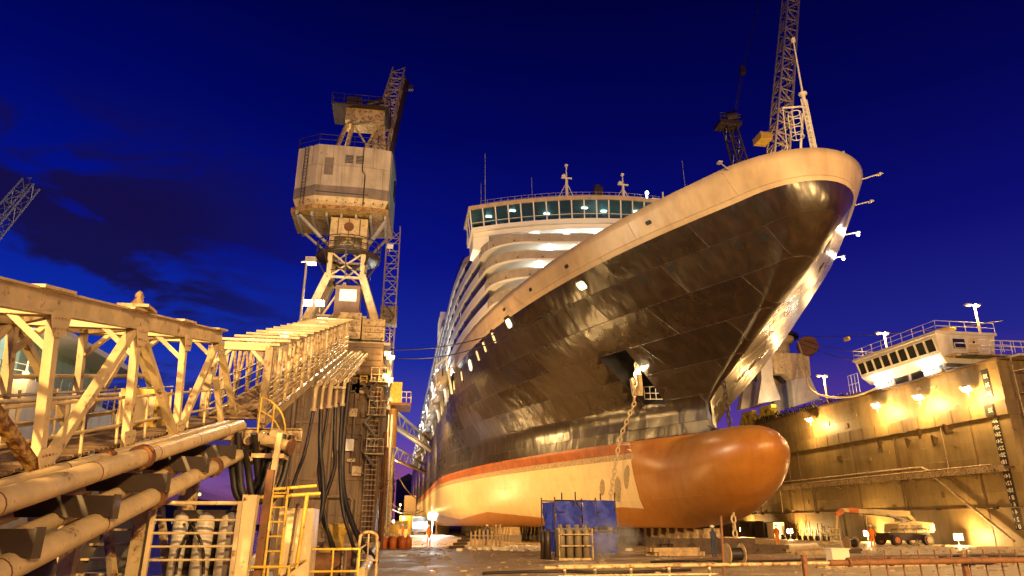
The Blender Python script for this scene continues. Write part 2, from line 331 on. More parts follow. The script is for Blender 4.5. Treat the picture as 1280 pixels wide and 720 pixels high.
def floor_mat():
    m = bpy.data.materials.new('dock_floor'); m.use_nodes = True; nt = m.node_tree; N = nt.nodes; L = nt.links; b = N['Principled BSDF']
    tc = N.new('ShaderNodeTexCoord')
    nz = N.new('ShaderNodeTexNoise'); L.new(tc.outputs['Object'], nz.inputs[0]); nz.inputs['Scale'].default_value = .35; nz.inputs['Detail'].default_value = 10; nz.inputs['Roughness'].default_value = .7
    n2 = N.new('ShaderNodeTexNoise'); L.new(tc.outputs['Object'], n2.inputs[0]); n2.inputs['Scale'].default_value = 3; n2.inputs['Detail'].default_value = 8; n2.inputs['Roughness'].default_value = .8
    r = N.new('ShaderNodeValToRGB'); L.new(nz.outputs[0], r.inputs[0]); e = r.color_ramp.elements
    e[0].position = .32; e[0].color = (.12, .078, .04, 1); e[1].position = .66; e[1].color = (.58, .45, .26, 1); k = e.new(.48); k.color = (.34, .24, .13, 1)
    r2 = N.new('ShaderNodeValToRGB'); L.new(n2.outputs[0], r2.inputs[0]); e = r2.color_ramp.elements; e[0].position = .35; e[0].color = (.5, .5, .5, 1); e[1].position = .72; e[1].color = (1.5, 1.4, 1.2, 1)
    mx = N.new('ShaderNodeMix'); mx.data_type = 'RGBA'; mx.blend_type = 'MULTIPLY'; mx.inputs[0].default_value = .8; L.new(r.outputs[0], mx.inputs[6]); L.new(r2.outputs[0], mx.inputs[7]); L.new(mx.outputs[2], b.inputs['Base Color'])
    rr = N.new('ShaderNodeMapRange'); L.new(nz.outputs[0], rr.inputs[0]); rr.inputs[1].default_value = .38; rr.inputs[2].default_value = .55; rr.inputs[3].default_value = .28; rr.inputs[4].default_value = .8; L.new(rr.outputs[0], b.inputs['Roughness'])
    bp = N.new('ShaderNodeBump'); bp.inputs['Strength'].default_value = .7; bp.inputs['Distance'].default_value = .03; L.new(n2.outputs[0], bp.inputs['Height']); L.new(bp.outputs[0], b.inputs['Normal'])
    return m
floorm = floor_mat(); plates(floorm, 7, 3.5, .6, .03, 'XY')
waterm = M('harbour_water', (.004, .006, .012), .12, var=.1, scale=1.2, bump=.5, spec=.8)

# ------------------------------------------------------------------ setting
struct(MB().bb((-9.2, 9, -3.5), (62, 335, 0)), 'dock_floor', floorm)
struct(MB().add([(-1500, -300, -2.5), (1500, -300, -2.5), (1500, 2500, -2.5), (-1500, 2500, -2.5)], [(0, 1, 2, 3)]), 'harbour_water', waterm)
struct(MB().bb((-12, -40, -4), (60, 8, .28)), 'quay_pavement', concr)
struct(MB().bb((-700, 620, -3), (700, 700, 1.5)), 'far_shore_ground', concr)

# ------------------------------------------------------------------ the ship
XS = 23.5
SP = [(1.6, 53), (1.75, 50.5), (2.1, 48), (2.8, 45.6), (3.7, 43.7), (4.6, 42.4), (5.5, 41.6), (6.2, 41.2), (6.9, 41.1), (7.4, 41.4), (7.8, 41.9), (8.1, 42.8), (8.3, 44.0), (8.42, 45.8), (8.52, 48.0),
      (8.9, 49.3), (9.5, 49.6), (10.9, 49.6), (12, 47.3), (14.75, 40.4), (17.4, 34.3), (19.2, 32.3), (20.6, 31.8), (22.6, 31.6), (24, 31.5)]
def interp(T, z):
    if z <= T[0][0]: return T[0][1]
    for i in range(len(T)-1):
        a, b = T[i], T[i+1]
        if z <= b[0]:
            h = b[0]-a[0]; t = (z-a[0])/h
            m0 = (b[1]-T[i-1][1])/(b[0]-T[i-1][0])*h if i > 0 else b[1]-a[1]
            m1 = (T[i+2][1]-a[1])/(T[i+2][0]-a[0])*h if i+2 < len(T) else b[1]-a[1]
            return (2*t**3-3*t*t+1)*a[1]+(t**3-2*t*t+t)*m0+(-2*t**3+3*t*t)*b[1]+(t**3-t*t)*m1
    return T[-1][1]
def lerpT(T, z):
    if z <= T[0][0]: return T[0][1]
    for a, b in zip(T, T[1:]):
        if z <= b[0]: return a[1]+(b[1]-a[1])*(z-a[0])/(b[0]-a[0])
    return T[-1][1]
def stem(z): return interp(SP, z)
def hb(y, z):
    ysm = 49.6 if z < 10.9 else stem(z)
    L_ = lerpT([(1.6, 76), (8.3, 67), (15, 64), (22.6, 62)], z); q = lerpT([(1.6, 1.15), (8.3, .96), (14, 1.08), (17.4, .99), (19.2, .88), (20.7, .74), (22.6, .65)], z)
    t = max(0, min(1, (y-ysm)/L_)); f = (1-(1-t)**2.1)**q
    B = HW
    if z < 4.4:
        k = (4.4-z)/2.8; B = HW-2.8*(1-math.sqrt(max(0, 1-k*k)))
    h = B*f
    if y > 250:
        k = (y-250)/80; lim = 1.8+9*k*k
        if z < lim+3: h *= max(0, min(1, (z-lim+3)/6))**.5
    bl = 0
    if z < 8.6:
        e = max(0, 1-((z-5.7)/(4.15 if z < 5.7 else 2.87))**2); tb = max(0, min(1, (y-stem(z))/6.2)); bl = 3.1*math.sqrt(e)*math.sqrt(1-(1-tb)**2)
        if y > 56: bl *= max(0, 1-(y-56)/25)
    if z > 10.9:       # rounded stem, blunter towards the rim
        ro = lerpT([(10.9, .15), (15, .5), (18, 1.4), (20.6, 2.6), (22.6, 3.4)], z); d = max(0, min(1, (y-ysm)/ro)); bl = ro*math.sqrt(1-(1-d)**2)
        if y > ysm+ro: bl *= max(0, 1-(y-ysm-ro)/20)
    return (h**3+bl**3)**(1/3)
HW = 17.4
def sheer(y): return -max(0, min(1, (y-34)/28))*.2
def zmap(zn, y): return zn+sheer(y)*max(0, min(1, (zn-12)/8))
ship = thing('cruise_ship', 'huge black hulled cruise ship with buff band and orange bulbous bow standing in dry dock', 'ship', (XS, 50, 0))
def build_hull():
    zn = [1.6, 1.63, 1.7, 1.85, 2.1, 2.4, 2.8, 3.3, 3.9, 4.5, 5.1, 5.7, 6.2, 6.7, 7.1, 7.4, 7.6, 7.8, 7.95, 8.05, 8.15, 8.25, 8.35, 8.45, 8.55, 8.65, 8.8, 9.1, 9.5, 10.2, 10.9, 11.6, 12.4, 13.2, 14, 14.8, 15.6, 16.4, 17.2, 18, 18.8, 19.6, 20.6, 21.1, 21.6, 22.1, 22.6]
    NJ = 130; yend = 330; vs = []
    def zoney(z): return 3 if z > 19.59 else 0
    for side in (-1, 1):
        for z in zn:
            y0 = stem(z)
            for j in range(NJ+1):
                t = j/NJ; y = y0+(yend-y0)*t**2.6; h = hb(y, z)
                vs.append((XS+side*h, y, zmap(z, y)))
    n1 = NJ+1; nz_ = len(zn); off = nz_*n1
    mb = MB(); mb.v = vs
    for s in (0, 1):
        for i in range(nz_-1):
            zc = (zn[i]+zn[i+1])/2
            mi = 4 if zc < 7.1 else 3 if zc < 7.6 else 2 if zc < 8.55 else 0 if zc < 20.6 else 1
            mi0 = mi
            for j in range(NJ):
                mi = 4 if (mi0 in (2, 3) and vs[i*(NJ+1)+j][1] < 56.4) else mi0
                a, b, c, d = (s*off+i*n1+j, s*off+i*n1+j+1, s*off+(i+1)*n1+j+1, s*off+(i+1)*n1+j)
                mb.f.append((a, d, c, b) if s else (a, b, c, d)); 
                # the bulb keeps its orange paint right over its top
                mb.m.append(mi)
                mb.sm.append(True)
    for j in range(NJ):            # bottom and foredeck
        mb.f.append((j, off+j, off+j+1, j+1)); mb.m.append(4); mb.sm.append(False)
        k = (nz_-1)*n1
        mb.f.append((k+j, k+j+1, off+k+j+1, off+k+j)); mb.m.append(1); mb.sm.append(False)
    for i in range(nz_-1):
        mb.f.append((i*n1+NJ, off+i*n1+NJ, off+(i+1)*n1+NJ, (i+1)*n1+NJ)); mb.m.append(0 if zn[i] > 8.6 else 4); mb.sm.append(False)
    return mb.build('hull', [hblack, hbuff, hred, hstrip, hbot], ship)
hull = build_hull()
# weld and cut the anchor pockets with real cutters
def hull_cut():
    import bmesh
    me = hull.data; bm = bmesh.new(); bm.from_mesh(me); bmesh.ops.remove_doubles(bm, verts=bm.verts, dist=.002)
    bmesh.ops.recalc_face_normals(bm, faces=bm.faces); bm.to_mesh(me); bm.free()
hull_cut()
def hp(y, zn, side=-1, out=0.0):
    """point and outward normal on the hull side"""
    def P(y, z): return Vector((XS+side*hb(y, z), y, zmap(z, y)))
    p = P(y, zn); ty = (P(y+.3, zn)-P(y-.3, zn)).normalized(); tz = (P(y, zn+.2)-P(y, zn-.2)).normalized(); n = ty.cross(tz).normalized()
    if n.x*side < 0: n = -n
    return p+n*out, n, ty, tz
voidm = M('void', (.006, .005, .004), .6)  # near-black colour standing for the shade inside openings and the pocket
def hull_patch(y, z, w, h, th, mat, name, parent, side=-1, round_=0, sink=0.02, lean=0):
    p, n, ty, tz = hp(y, z, side); mb = MB(); pts = []
    if round_ >= 1:
        for k in range(16): a = 2*math.pi*k/16; pts.append(p+ty*math.cos(a)*w/2+tz*math.sin(a)*h/2)
    else:
        c = min(w, h)*.22
        for sx, sz in ((-1,-1),(1,-1),(1,1),(-1,1)):
            q = p+ty*(sx*w/2+lean*sz)+tz*sz*h/2
            if round_:
                e1 = -tz*sz*c if (sx*sz > 0) else -ty*sx*c; e2 = -ty*sx*c if (sx*sz > 0) else -tz*sz*c
                pts += [q+e1, q+e2]
            else: pts.append(q)
    mb.prism([q-n*sink for q in pts], n*(th+sink)); return mb.build(name, mat, parent)
# anchor pocket: cut with a boolean, then the anchor inside it
POCK = ((53.3, 11.2), (55.2, 11.5), (54.6, 15.2), (51.5, 15.2))
def darken_pocket():  # recess shade put into the colour of the pocket faces
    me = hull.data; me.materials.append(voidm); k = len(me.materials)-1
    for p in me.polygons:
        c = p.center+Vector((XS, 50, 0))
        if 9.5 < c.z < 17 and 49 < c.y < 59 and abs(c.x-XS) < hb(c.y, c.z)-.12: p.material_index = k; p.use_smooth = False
def anchor_pocket(side):
    p, n, ty, tz = hp(53.6, 13.2, side)
    cs = []
    for (yy, zz) in POCK:
        q, n_, _, _ = hp(yy, zz, side); cs.append(q)
    mb = MB(); mb.prism([c+n*.8 for c in cs], -n*2.6); cut = mb.build('cut', darkst)
    bpy.context.view_layer.update()
    md = hull.modifiers.new('b', 'BOOLEAN'); md.object = cut; md.operation = 'DIFFERENCE'; md.solver = 'EXACT'
    dg = bpy.context.evaluated_depsgraph_get(); me = bpy.data.meshes.new_from_object(hull.evaluated_get(dg)); hull.modifiers.clear()
    old = hull.data; hull.data = me; bpy.data.meshes.remove(old); bpy.data.objects.remove(cut)
    return cs, n
for sd in (-1, 1):
    n_before = len(hull.data.polygons)
    CS, PN = anchor_pocket(sd)
    if sd == -1: PC, PNN = CS, PN
    print('hull polys', n_before, len(hull.data.polygons))
darken_pocket()
# anchor hanging in the pocket with a lit work cage under it
pc = (PC[0]+PC[1]+PC[2]+PC[3])/4
a = MB(); b0 = PC[0]*.45+PC[1]*.05+PC[2]*.05+PC[3]*.45-PNN*.5
ay = Vector((0, 1, 0)); 
a.beam(pc-PNN*.6+Vector((0,-.3,1.4)), pc-PNN*.5+Vector((0,-.5,-1.2)), .35, .35); a.beam(pc-PNN*.3+Vector((0,-1.1,-1.5)), pc-PNN*.3+Vector((0,.5,-1.1)), .4, .5)
for s_ in (-1.1, .45): a.beam(pc-PNN*.3+Vector((0, s_, -1.3)), pc-PNN*.1+Vector((0, s_*1.1, .1)), .28, .5)
a.build('anchor', chainm, ship)
lc = bpy.data.objects.new('x', None); bpy.data.objects.remove(lc)
cage = MB(); c0 = PC[0]*.5+PC[1]*.5-PNN*.3+Vector((0, 0, .15)); tyv = (PC[1]-PC[0]).normalized()
for k in range(5):
    q = c0+tyv*(-1.2+.6*k); cage.cyl(q, q+Vector((0, 0, 1.1)), .04, n=6)
for z_ in (.05, .55, 1.1): cage.cyl(c0-tyv*1.2+Vector((0,0,z_)), c0+tyv*1.2+Vector((0,0,z_)), .04, n=6)
cage.build('work_platform', white, ship)
lg = MB().box(pc-PNN*1.0+Vector((0,-.6,1.0)), (.3,.5,.25)).build('work_lamp', sodE, ship)
light('pocket_light', pc-PNN*.2+Vector((0, -.9, .2)), 420, WARM, radius=.15, parent=ship)

# lower bright windows along the black side, ports and mooring openings
for i, (y, z, w, h) in enumerate(((61.9, 20.2, 1.3, 1.2), (66.3, 19.9, .6, 1.5), (69.5, 19.7, .6, 1.5), (72.3, 19.4, .6, 1.5), (75.8, 19.1, 1.5, 1.7), (80.5, 18.8, .6, 1.5), (86, 18.7, .7, 1.5), (92, 18.7, .8, 1.5), (99, 18.7, .8, 1.5), (107, 18.7, .8, 1.5), (116, 18.7, .8, 1.5))):
    f = hull_patch(y, z, w+.25, h+.25, .04, hblack, 'window', ship, round_=.5); hull_patch(y, z, w*.8, h*.75, .07, winB if w > 1.2 else winE, 'pane', f, round_=.5)
f = hull_patch(49.6, 19.9, 1.2, .95, .04, hblack, 'mooring_port', ship, round_=.5); hull_patch(49.6, 19.9, 1.0, .75, .07, winB, 'opening', f, round_=.5)
for y, z, w, r_ in ((35.5, 18.55, .6, 0), (37.15, 18.6, .5, 1), (42.0, 18.7, .5, 0), (44.4, 18.7, .55, 0), (46.7, 18.8, .45, 1), (52.3, 19.1, .5, 0), (54.6, 19.2, .5, 0), (55.3, 19.2, .5, 0), (56.2, 19.2, .4, 1)):
    f = hull_patch(y, z, w*1.3, w*1.3, .05, hblack, 'mooring_port', ship, round_=r_); hull_patch(y, z, w, w, .06, voidm, 'opening', f, round_=r_)
for y, z in ((36.5, 18.6), (40, 18.6)):
    f = hull_patch(y, z, .9, .6, .05, hblack, 'mooring_port', ship, side=1); hull_patch(y, z, .7, .45, .06, voidm, 'opening', f, side=1)
for k in range(3): hull_patch(78.6+k*1.8, 15.0, .55, 1.0, .03, voidm, 'porthole', ship, round_=.5)
for r_ in range(2):
    for k in range(16): hull_patch(90+k*3.2, 14.2-r_*2.2, .6, .7, .03, voidm, 'porthole', ship, round_=1)
for y in (62, 56, 50, 41): hull_patch(y, 21.6, .5, .3, .03, voidm, 'freeing_port', ship, round_=.5)
# rail on the bow rim, knuckle line
kn = MB()
for side in (-1, 1):
    pts = []
    for j in range(60):
        t = (j/59)**2; y = stem(22.6)+t*60; p, n, _, _ = hp(max(y, stem(22.6)+.02), 22.58, side); pts.append(p+Vector((0, 0, .04)))
    kn.tube(pts, .11, 6)
kn.build('bulwark_cap', galv, ship)
# lamps on outriggers round the rim
rim = [(-1, 34.6, ''), (1, 34.4, ''), (1, 37.8, ''), (1, 42.5, ''), (1, 47, '')]
for side, y, _ in rim:
    p, n, _, _ = hp(y, 22.4, side); n = Vector((n.x, n.y, 0)).normalized()
    if side == 1 and y < 34: n = (n+Vector((.6, .0, 0))).normalized()
    m = MB().cyl(p-n*.1, p+n*.9+Vector((0,0,.15)), .045, n=6).box(p+n*1.0+Vector((0,0,.14)), (.24, .36, .08))
    l = m.build('outrigger_lamp', galv, ship)
    if y > 40: MB().sphere(p+n*1.0-Vector((0,0,.06)), .12).build('lens', coolE, l); light('rim_light', p+n*1.05-Vector((0,0,.35)), 450, WARM, radius=.15, parent=ship)

FMX = Vector((-.5, 1.5, 0))
# foremast on the bow
fm = MB(); fm.cyl((26.2, 36, 22), (25.85, 36, 29.6), .22, .13, 10); fm.cyl((25.85, 36, 29.4), (25.8, 36, 34.0), .07, .04, 8); fm.sphere((25.85, 36, 29.6), .3, (1,1,.5)); fm.cyl((25.8,36,33.9),(25.8,36,34.15),.15,n=8)
mast = fm.build('foremast', white, ship)
l = MB(); l.cyl((24.4, 36, 22), (25.6, 36, 28), .08); l.cyl((26.7, 36.8, 22), (26.0, 36.2, 28), .08); l.beam((25.8, 36, 28.6), (24.2, 36, 28.3), .1); l.cyl((24.2, 36, 28.3), (24.0, 36, 22.5), .03)
l.build('mast_stay', white, mast)
l = MB()
for sx in (-.2, .2): l.beam((25.75+sx, 35.5, 22.5), (25.5+sx, 35.5, 28.8), .055)
for k in range(17): l.beam((25.55-.015*k, 35.5, 22.9+.35*k), (25.95-.015*k, 35.5, 22.9+.35*k), .035)
l.build('ladder', white, mast)
FX, FY, FZ = .55, 1.0, 1.0
l = MB()
for z_ in (26, 26.6, 27.2, 27.8): l.tube([(24.85+.4*math.cos(a_), 35.8+.4*math.sin(a_), z_) for a_ in [k*math.pi/6 for k in range(13)]], .035, 5)
for k in range(5): a_ = k*math.pi/2.5; l.cyl((24.85+.4*math.cos(a_), 35.8+.4*math.sin(a_), 26), (24.85+.4*math.cos(a_), 35.8+.4*math.sin(a_), 27.8), .03, n=5)
l.build('crows_nest', white, mast)
MB().beam((26.5, 35.6, 24.4), (27.6, 35.3, 24.6), .45, .4).beam((26.8, 35.5, 22), (26.8, 35.5, 24.3), .25).build('windlass_cover', teal, ship)

# ---- superstructure: decks that follow the hull's plan, rounded at the front
def outline(yf, ins, yb, rc=5.5):
    def sx(y): return hb(y, 22.6)+.05-ins
    pts = []; y = yb
    while y > yf+rc+1.5: pts.append((XS-sx(y), y)); y -= 4 if y < 120 else 12
    w = sx(yf+rc+1.2)
    for k in range(11):
        a_ = k/10*math.pi/2; pts.append((XS-w+rc*(1-math.cos(a_)), yf+1.2+rc*(1-math.sin(a_))))
    for d in (.55, .35, .15, 0): pts.append((XS-w*d, yf+1.2*(d/.62)**2))
    return pts+[(2*XS-x, y) for x, y in pts[-2::-1]]
def wallstrip(mb, pts, z0, z1):
    n = len(pts); mb.add([(x, y, z0) for x, y in pts]+[(x, y, z1) for x, y in pts], [(i, i+1, n+i+1, n+i) for i in range(n-1)])
def slab(mb, pts, z0, z1):
    n = len(pts); vs = [(x, y, z0) for x, y in pts]+[(x, y, z1) for x, y in pts]
    mb.add(vs, [tuple(range(n))[::-1], tuple(range(n, 2*n))]+[(i, (i+1) % n, n+(i+1) % n, n+i) for i in range(n)])
recess = M('recessed_wall', (.045, .045, .055), .25, var=.2, bump=0)
tiers = [(22.7, 59.6), (25.0, 60.7), (27.3, 61.8), (29.6, 62.9)]
sideglass = M('side_window_band', (.012, .014, .03), .12, var=.2, bump=0)
shade = M('front_bulwark', (.34, .30, .25), .5, var=.2)  # ship white darkened: shade of the unlit front faces put into the colour
PH = 2.3
def deck(z, yf, yb, front=True, wall=True):
    out = outline(yf, 0, yb)
    m = MB(); slab(m, out, z-.22, z); dk = m.build('deck', whitec, ship)
    n_ = len(out)//2; cut = next(k for k, p in enumerate(out) if p[1] < yf+9); N_ = len(out)
    inn_ = outline(yf+.12, .12, yb)
    m = MB(); wallstrip(m, out[:cut+1], z, z+.85); wallstrip(m, out[N_-cut-1:], z, z+.85); wallstrip(m, inn_[::-1], z, z+.85); m.build('bulwark', whitec, dk)
    if front:
        m = MB()
        for p in out[cut:N_-cut]: m.beam((p[0], p[1]-.02, z+.02), (p[0], p[1]-.02, z+.84), .05, .03)
        m.build('stiffener', galv, dk)
        for q_, p in enumerate(out[cut+2:N_-cut:3]): MB().cyl((p[0], p[1]-.05, z+.2), (p[0], p[1]+.02, z+.2), .08, n=8).build('scupper', darkst, dk)
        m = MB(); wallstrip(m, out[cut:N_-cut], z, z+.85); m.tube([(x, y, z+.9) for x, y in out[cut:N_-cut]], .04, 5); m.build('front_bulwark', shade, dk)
    if wall:
        a_ = [p for p in outline(yf, .14, yb)]; c2_ = next(k for k, p in enumerate(a_) if p[1] < yf+9)
        m = MB(); wallstrip(m, a_[:c2_+1], z+.85, z+PH-.22); wallstrip(m, a_[len(a_)-c2_-1:], z+.85, z+PH-.22); m.build('window_band', sideglass, dk)
        f_ = [p for p in outline(yf+2.9, 1.4, yb, 5) if p[1] < yf+13]; m = MB(); wallstrip(m, f_, z, z+PH-.22); m.build('cabin_front', whitec, dk)
        m = MB(); [m.box((XS-9+k*3, yf+2.9+1.2*(abs(-9+k*3)/(.62*12.5))**2-.02, z+1.2), (.9, .06, .9)) for k in range(2, 5)]; m.build('front_window', sideglass, dk)
    return dk
for i, (z, yf) in enumerate(tiers):
    dk = deck(z, yf, 318)
    y = 74
    while y < 300:
        x = XS-hb(y, 22.6); MB().bb((x+.02, y, z+.86), (x+.12, y+.05, z+PH-.23)).build('window_post', recess, dk); y += 4.2 if y < 120 else 12
deck(31.9, 73, 300); deck(34.1, 108, 296, wall=False)
for i, (z, yf) in enumerate(tiers[1:]+[(31.9, 74)]):
    y = max(yf+13, 78); ps = []
    while y < 210:
        x = XS-hb(y, 22.6)+.1; lit = random.random() < .16
        MB().bb((x-.03, y, z+.95), (x+.02, y+1.6, z+1.7)).build('cabin_window', winE, ship) if lit else None
        y += 3.1 if y < 130 else 6
# deck lamps under the front overhangs
for i, (z, yf) in enumerate(tiers+[(31.8, 64.3)]):
    for k in range(5 if i else 0):
        x = XS-10.2+k*3.3+(i % 2)*1.2; yy = yf+.45+1.2*(abs(x-XS)/(.62*13.5))**2; zl = z-.27
        MB().box((x, yy+.5, zl-.0), (.7, .2, .1)).build('deck_lamp', coolE, ship)
        light('deck_light', (x, yy+.6, zl-.4), 130, COOL, radius=.15, parent=ship)
# bridge
BW = 16.9
def byf(d): return 64.3+5.0*(abs(d)/BW)**1.9
def bpts(off, hw=BW, n=36): return [(XS+d, byf(d)+off) for d in [(-hw+2*hw*k/n) for k in range(n+1)]]
def bslab(z0, z1, off, hw, back):
    m = MB(); f = bpts(off, hw); pts = f+[(XS+hw, back), (XS-hw, back)]; slab(m, pts, z0, z1); return m
bridge = bslab(35.0, 35.45, -.5, BW+.45, 74.5).build('bridge_roof', hbuff, ship)
bslab(32.45, 32.9, -.2, BW+.05, 74).build('bridge_sill', whitec, bridge)
bslab(31.85, 32.4, .2, BW-.2, 73.5).build('bridge_floor', whitec, bridge)
for s_ in (-1, 1):
    m = MB(); x0, x1 = XS+s_*(BW-.2), XS+s_*(BW-1.9)
    m.prism([(x0, 69.6, 31.84), (x1, 68.8, 31.84), (x1, 69.0, 30.0), (x0, 69.6, 30.6)], (0, 3.6, 0)); m.build('wing_support', whitec, bridge)
gm = bpy.data.materials.new('bridge_glass'); gm.use_nodes = True
def mk_glass(gm):
    nt = gm.node_tree; N = nt.nodes; L = nt.links; N.remove(N['Principled BSDF']); g = N.new('ShaderNodeBsdfGlossy'); g.inputs['Roughness'].default_value = .05; g.inputs[0].default_value = (.7,.9,.9,1)
    t = N.new('ShaderNodeBsdfTransparent'); t.inputs[0].default_value = (.35, .6, .7, 1); mx = N.new('ShaderNodeMixShader'); fr = N.new('ShaderNodeFresnel'); L.new(fr.outputs[0], mx.inputs[0])
    L.new(t.outputs[0], mx.inputs[1]); L.new(g.outputs[0], mx.inputs[2]); L.new(mx.outputs[0], N['Material Output'].inputs[0])
mk_glass(gm)
n = 26; fb, ft = bpts(-.05, BW, n), bpts(-.32, BW+.25, n); Z0, Z1 = 32.91, 34.99
for k in range(n):
    m = MB(); (x0, y0), (x1, y1) = fb[k], fb[k+1]; (X0, Y0), (X1, Y1) = ft[k], ft[k+1]
    m.add([(x0, y0, Z0), (x1, y1, Z0), (X1, Y1, Z1), (X0, Y0, Z1)], [(0, 1, 2, 3)]); w_ = m.build('window', gm, bridge)
    m = MB(); m.beam((x0, y0-.03, Z0), (X0, Y0-.03, Z1), .12, .12); m.beam((x0, y0-.3, Z0+.45), (x1, y1-.3, Z0+.45), .05); m.build('mullion', whitec, w_)
for s_ in (-1, 1):
    X = XS+s_*BW; m = MB().add([(X, 69.2, Z0), (X, 73, Z0), (X+s_*.25, 73, Z1), (X+s_*.25, 69.0, Z1)], [(0, 1, 2, 3)]); m.build('side_window', gm, bridge)
    m = MB(); [m.beam((X, y_, Z0), (X+s_*.25, y_, Z1), .12) for y_ in (69.3, 71.1, 73)]; m.bb((X-.1, 73, Z0), (X+.1, 74, Z1)); m.build('side_frame', whitec, bridge)
m = bslab(32.92, 34.95, 4.0, BW-.6, 74.2); m.build('wheelhouse_back_wall', M('wheelhouse_wall', (.015, .045, .08), .6), bridge)
m = MB()
for k in range(9):
    d = -14+k*3.5; m.bb((XS+d-.65, byf(d)+1.0, 32.95), (XS+d+.65, byf(d)+1.8, 33.8))
m.build('control_console', bluep, bridge)
scr = M('green_screen', (1,1,1), emit=(.02, .35, .22), es=.45)
for d, w_, z_ in ((-13.6, 2.2, 34.1), (-11.9, .5, 33.8), (2.2, 3.0, 34.5), (5.5, 2.0, 34.4), (-4.5, .6, 33.6), (-.6, 1.0, 34.2)): MB().box((XS+d, byf(d)+3.9, z_), (w_, .05, .4)).build('status_screen', scr, bridge)
for d in (-3.0, 3.8): MB().box((XS+d, byf(d)+3.6, 33.5), (.8, .05, .25)).build('status_screen', coolE, bridge)
for k in range(10):
    d = -15.4+k*3.33+(.5, -.4, .2, .7, -.3, 0, .4, -.6, .1, .3)[k]; MB().box((XS+d, byf(d)+(2.0, 1.2, 2.8, 1.6, 2.4)[k % 5], 34.93), (.6, .25, .05)).build('ceiling_lamp', coolE, bridge)
    if k % 2 == 0: light('ceiling_light', (XS+d, byf(d)+2.3, 34.5), 5, (.3, .9, .9), radius=.3, parent=ship)
m = MB(); pts = [(x, y+.8, 35.45) for x, y in bpts(0, BW-1, 44)]
for p in pts: m.cyl(p, (p[0], p[1], 36.5), .03, n=5, caps=False)
for z_ in (35.8, 36.15, 36.5): m.tube([(p[0], p[1], z_) for p in pts], .025, 4)
m.build('roof_railing', galv, bridge)
MB().bb((XS-12, 69, 35.45), (XS+12, 74, 36.3)).build('roof_housing', whitec, bridge)
def smallmast(x, y, z0, h, nm='radar_mast'):
    m = MB(); m.cyl((x, y, z0), (x, y, z0+h*.6), .2, .14, 8); m.cyl((x, y, z0+h*.6), (x, y, z0+h), .08, .05, 8); m.box((x, y, z0+h*.62), (1.2, .2, .15)); m.sphere((x-.3, y, z0+h*.68), .26)
    m.cyl((x, y, z0+h*.5), (x+1.0, y+.3, z0), .05, n=6); m.cyl((x, y, z0+h*.5), (x-1.0, y+.3, z0), .04, n=6); m.box((x, y, z0+h), (.32, .32, .22)); m.build(nm, white, ship)
smallmast(16.6, 65.4, 35.4, 4.1); smallmast(22.9, 65.0, 35.4, 3.3)
MB().cyl((8.05, 69.0, 35.4), (7.95, 69, 42.4), .05, .02, 6).cyl((7.6, 69.2, 35.4), (7.55, 69.2, 38.6), .035, .02, 6).build('whip_antenna', galv, ship)
MB().cyl((29.4, 63, 31), (29.2, 63, 39.9), .045, .02, 6).build('whip_antenna', galv, ship)
MB().cyl((13.2, 67.6, 35.4), (13.1, 67.6, 38.9), .035, .02, 6).build('whip_antenna', galv, ship)
MB().bb((19.8, 65.5, 35.4), (20.8, 66.4, 37.2)).cyl((20.3, 66, 37.2), (20.3, 66, 37.6), .45, n=10).build('vent_cowl', darkst, ship)
MB().cyl((25.2, 64.0, 35.4), (25.2, 64, 36.0), .08).sphere((25.2, 63.9, 36.1), .2).build('searchlight', coolE, ship)
m = MB(); m.bb((26.0, 64.6, 35.45), (27.6, 65.1, 35.9)); m.cyl((27.4, 64.8, 35.5), (27.4, 64.8, 36.8), .1); m.build('roof_box', white, ship)
MB().bb((5.9, 118, 34.2), (9.0, 126, 38.0)).build('deck_house', whitec, ship)
MB().bb((5.84, 119.5, 34.8), (5.9, 124, 37.4)).build('lit_sign_panel', winE, ship)
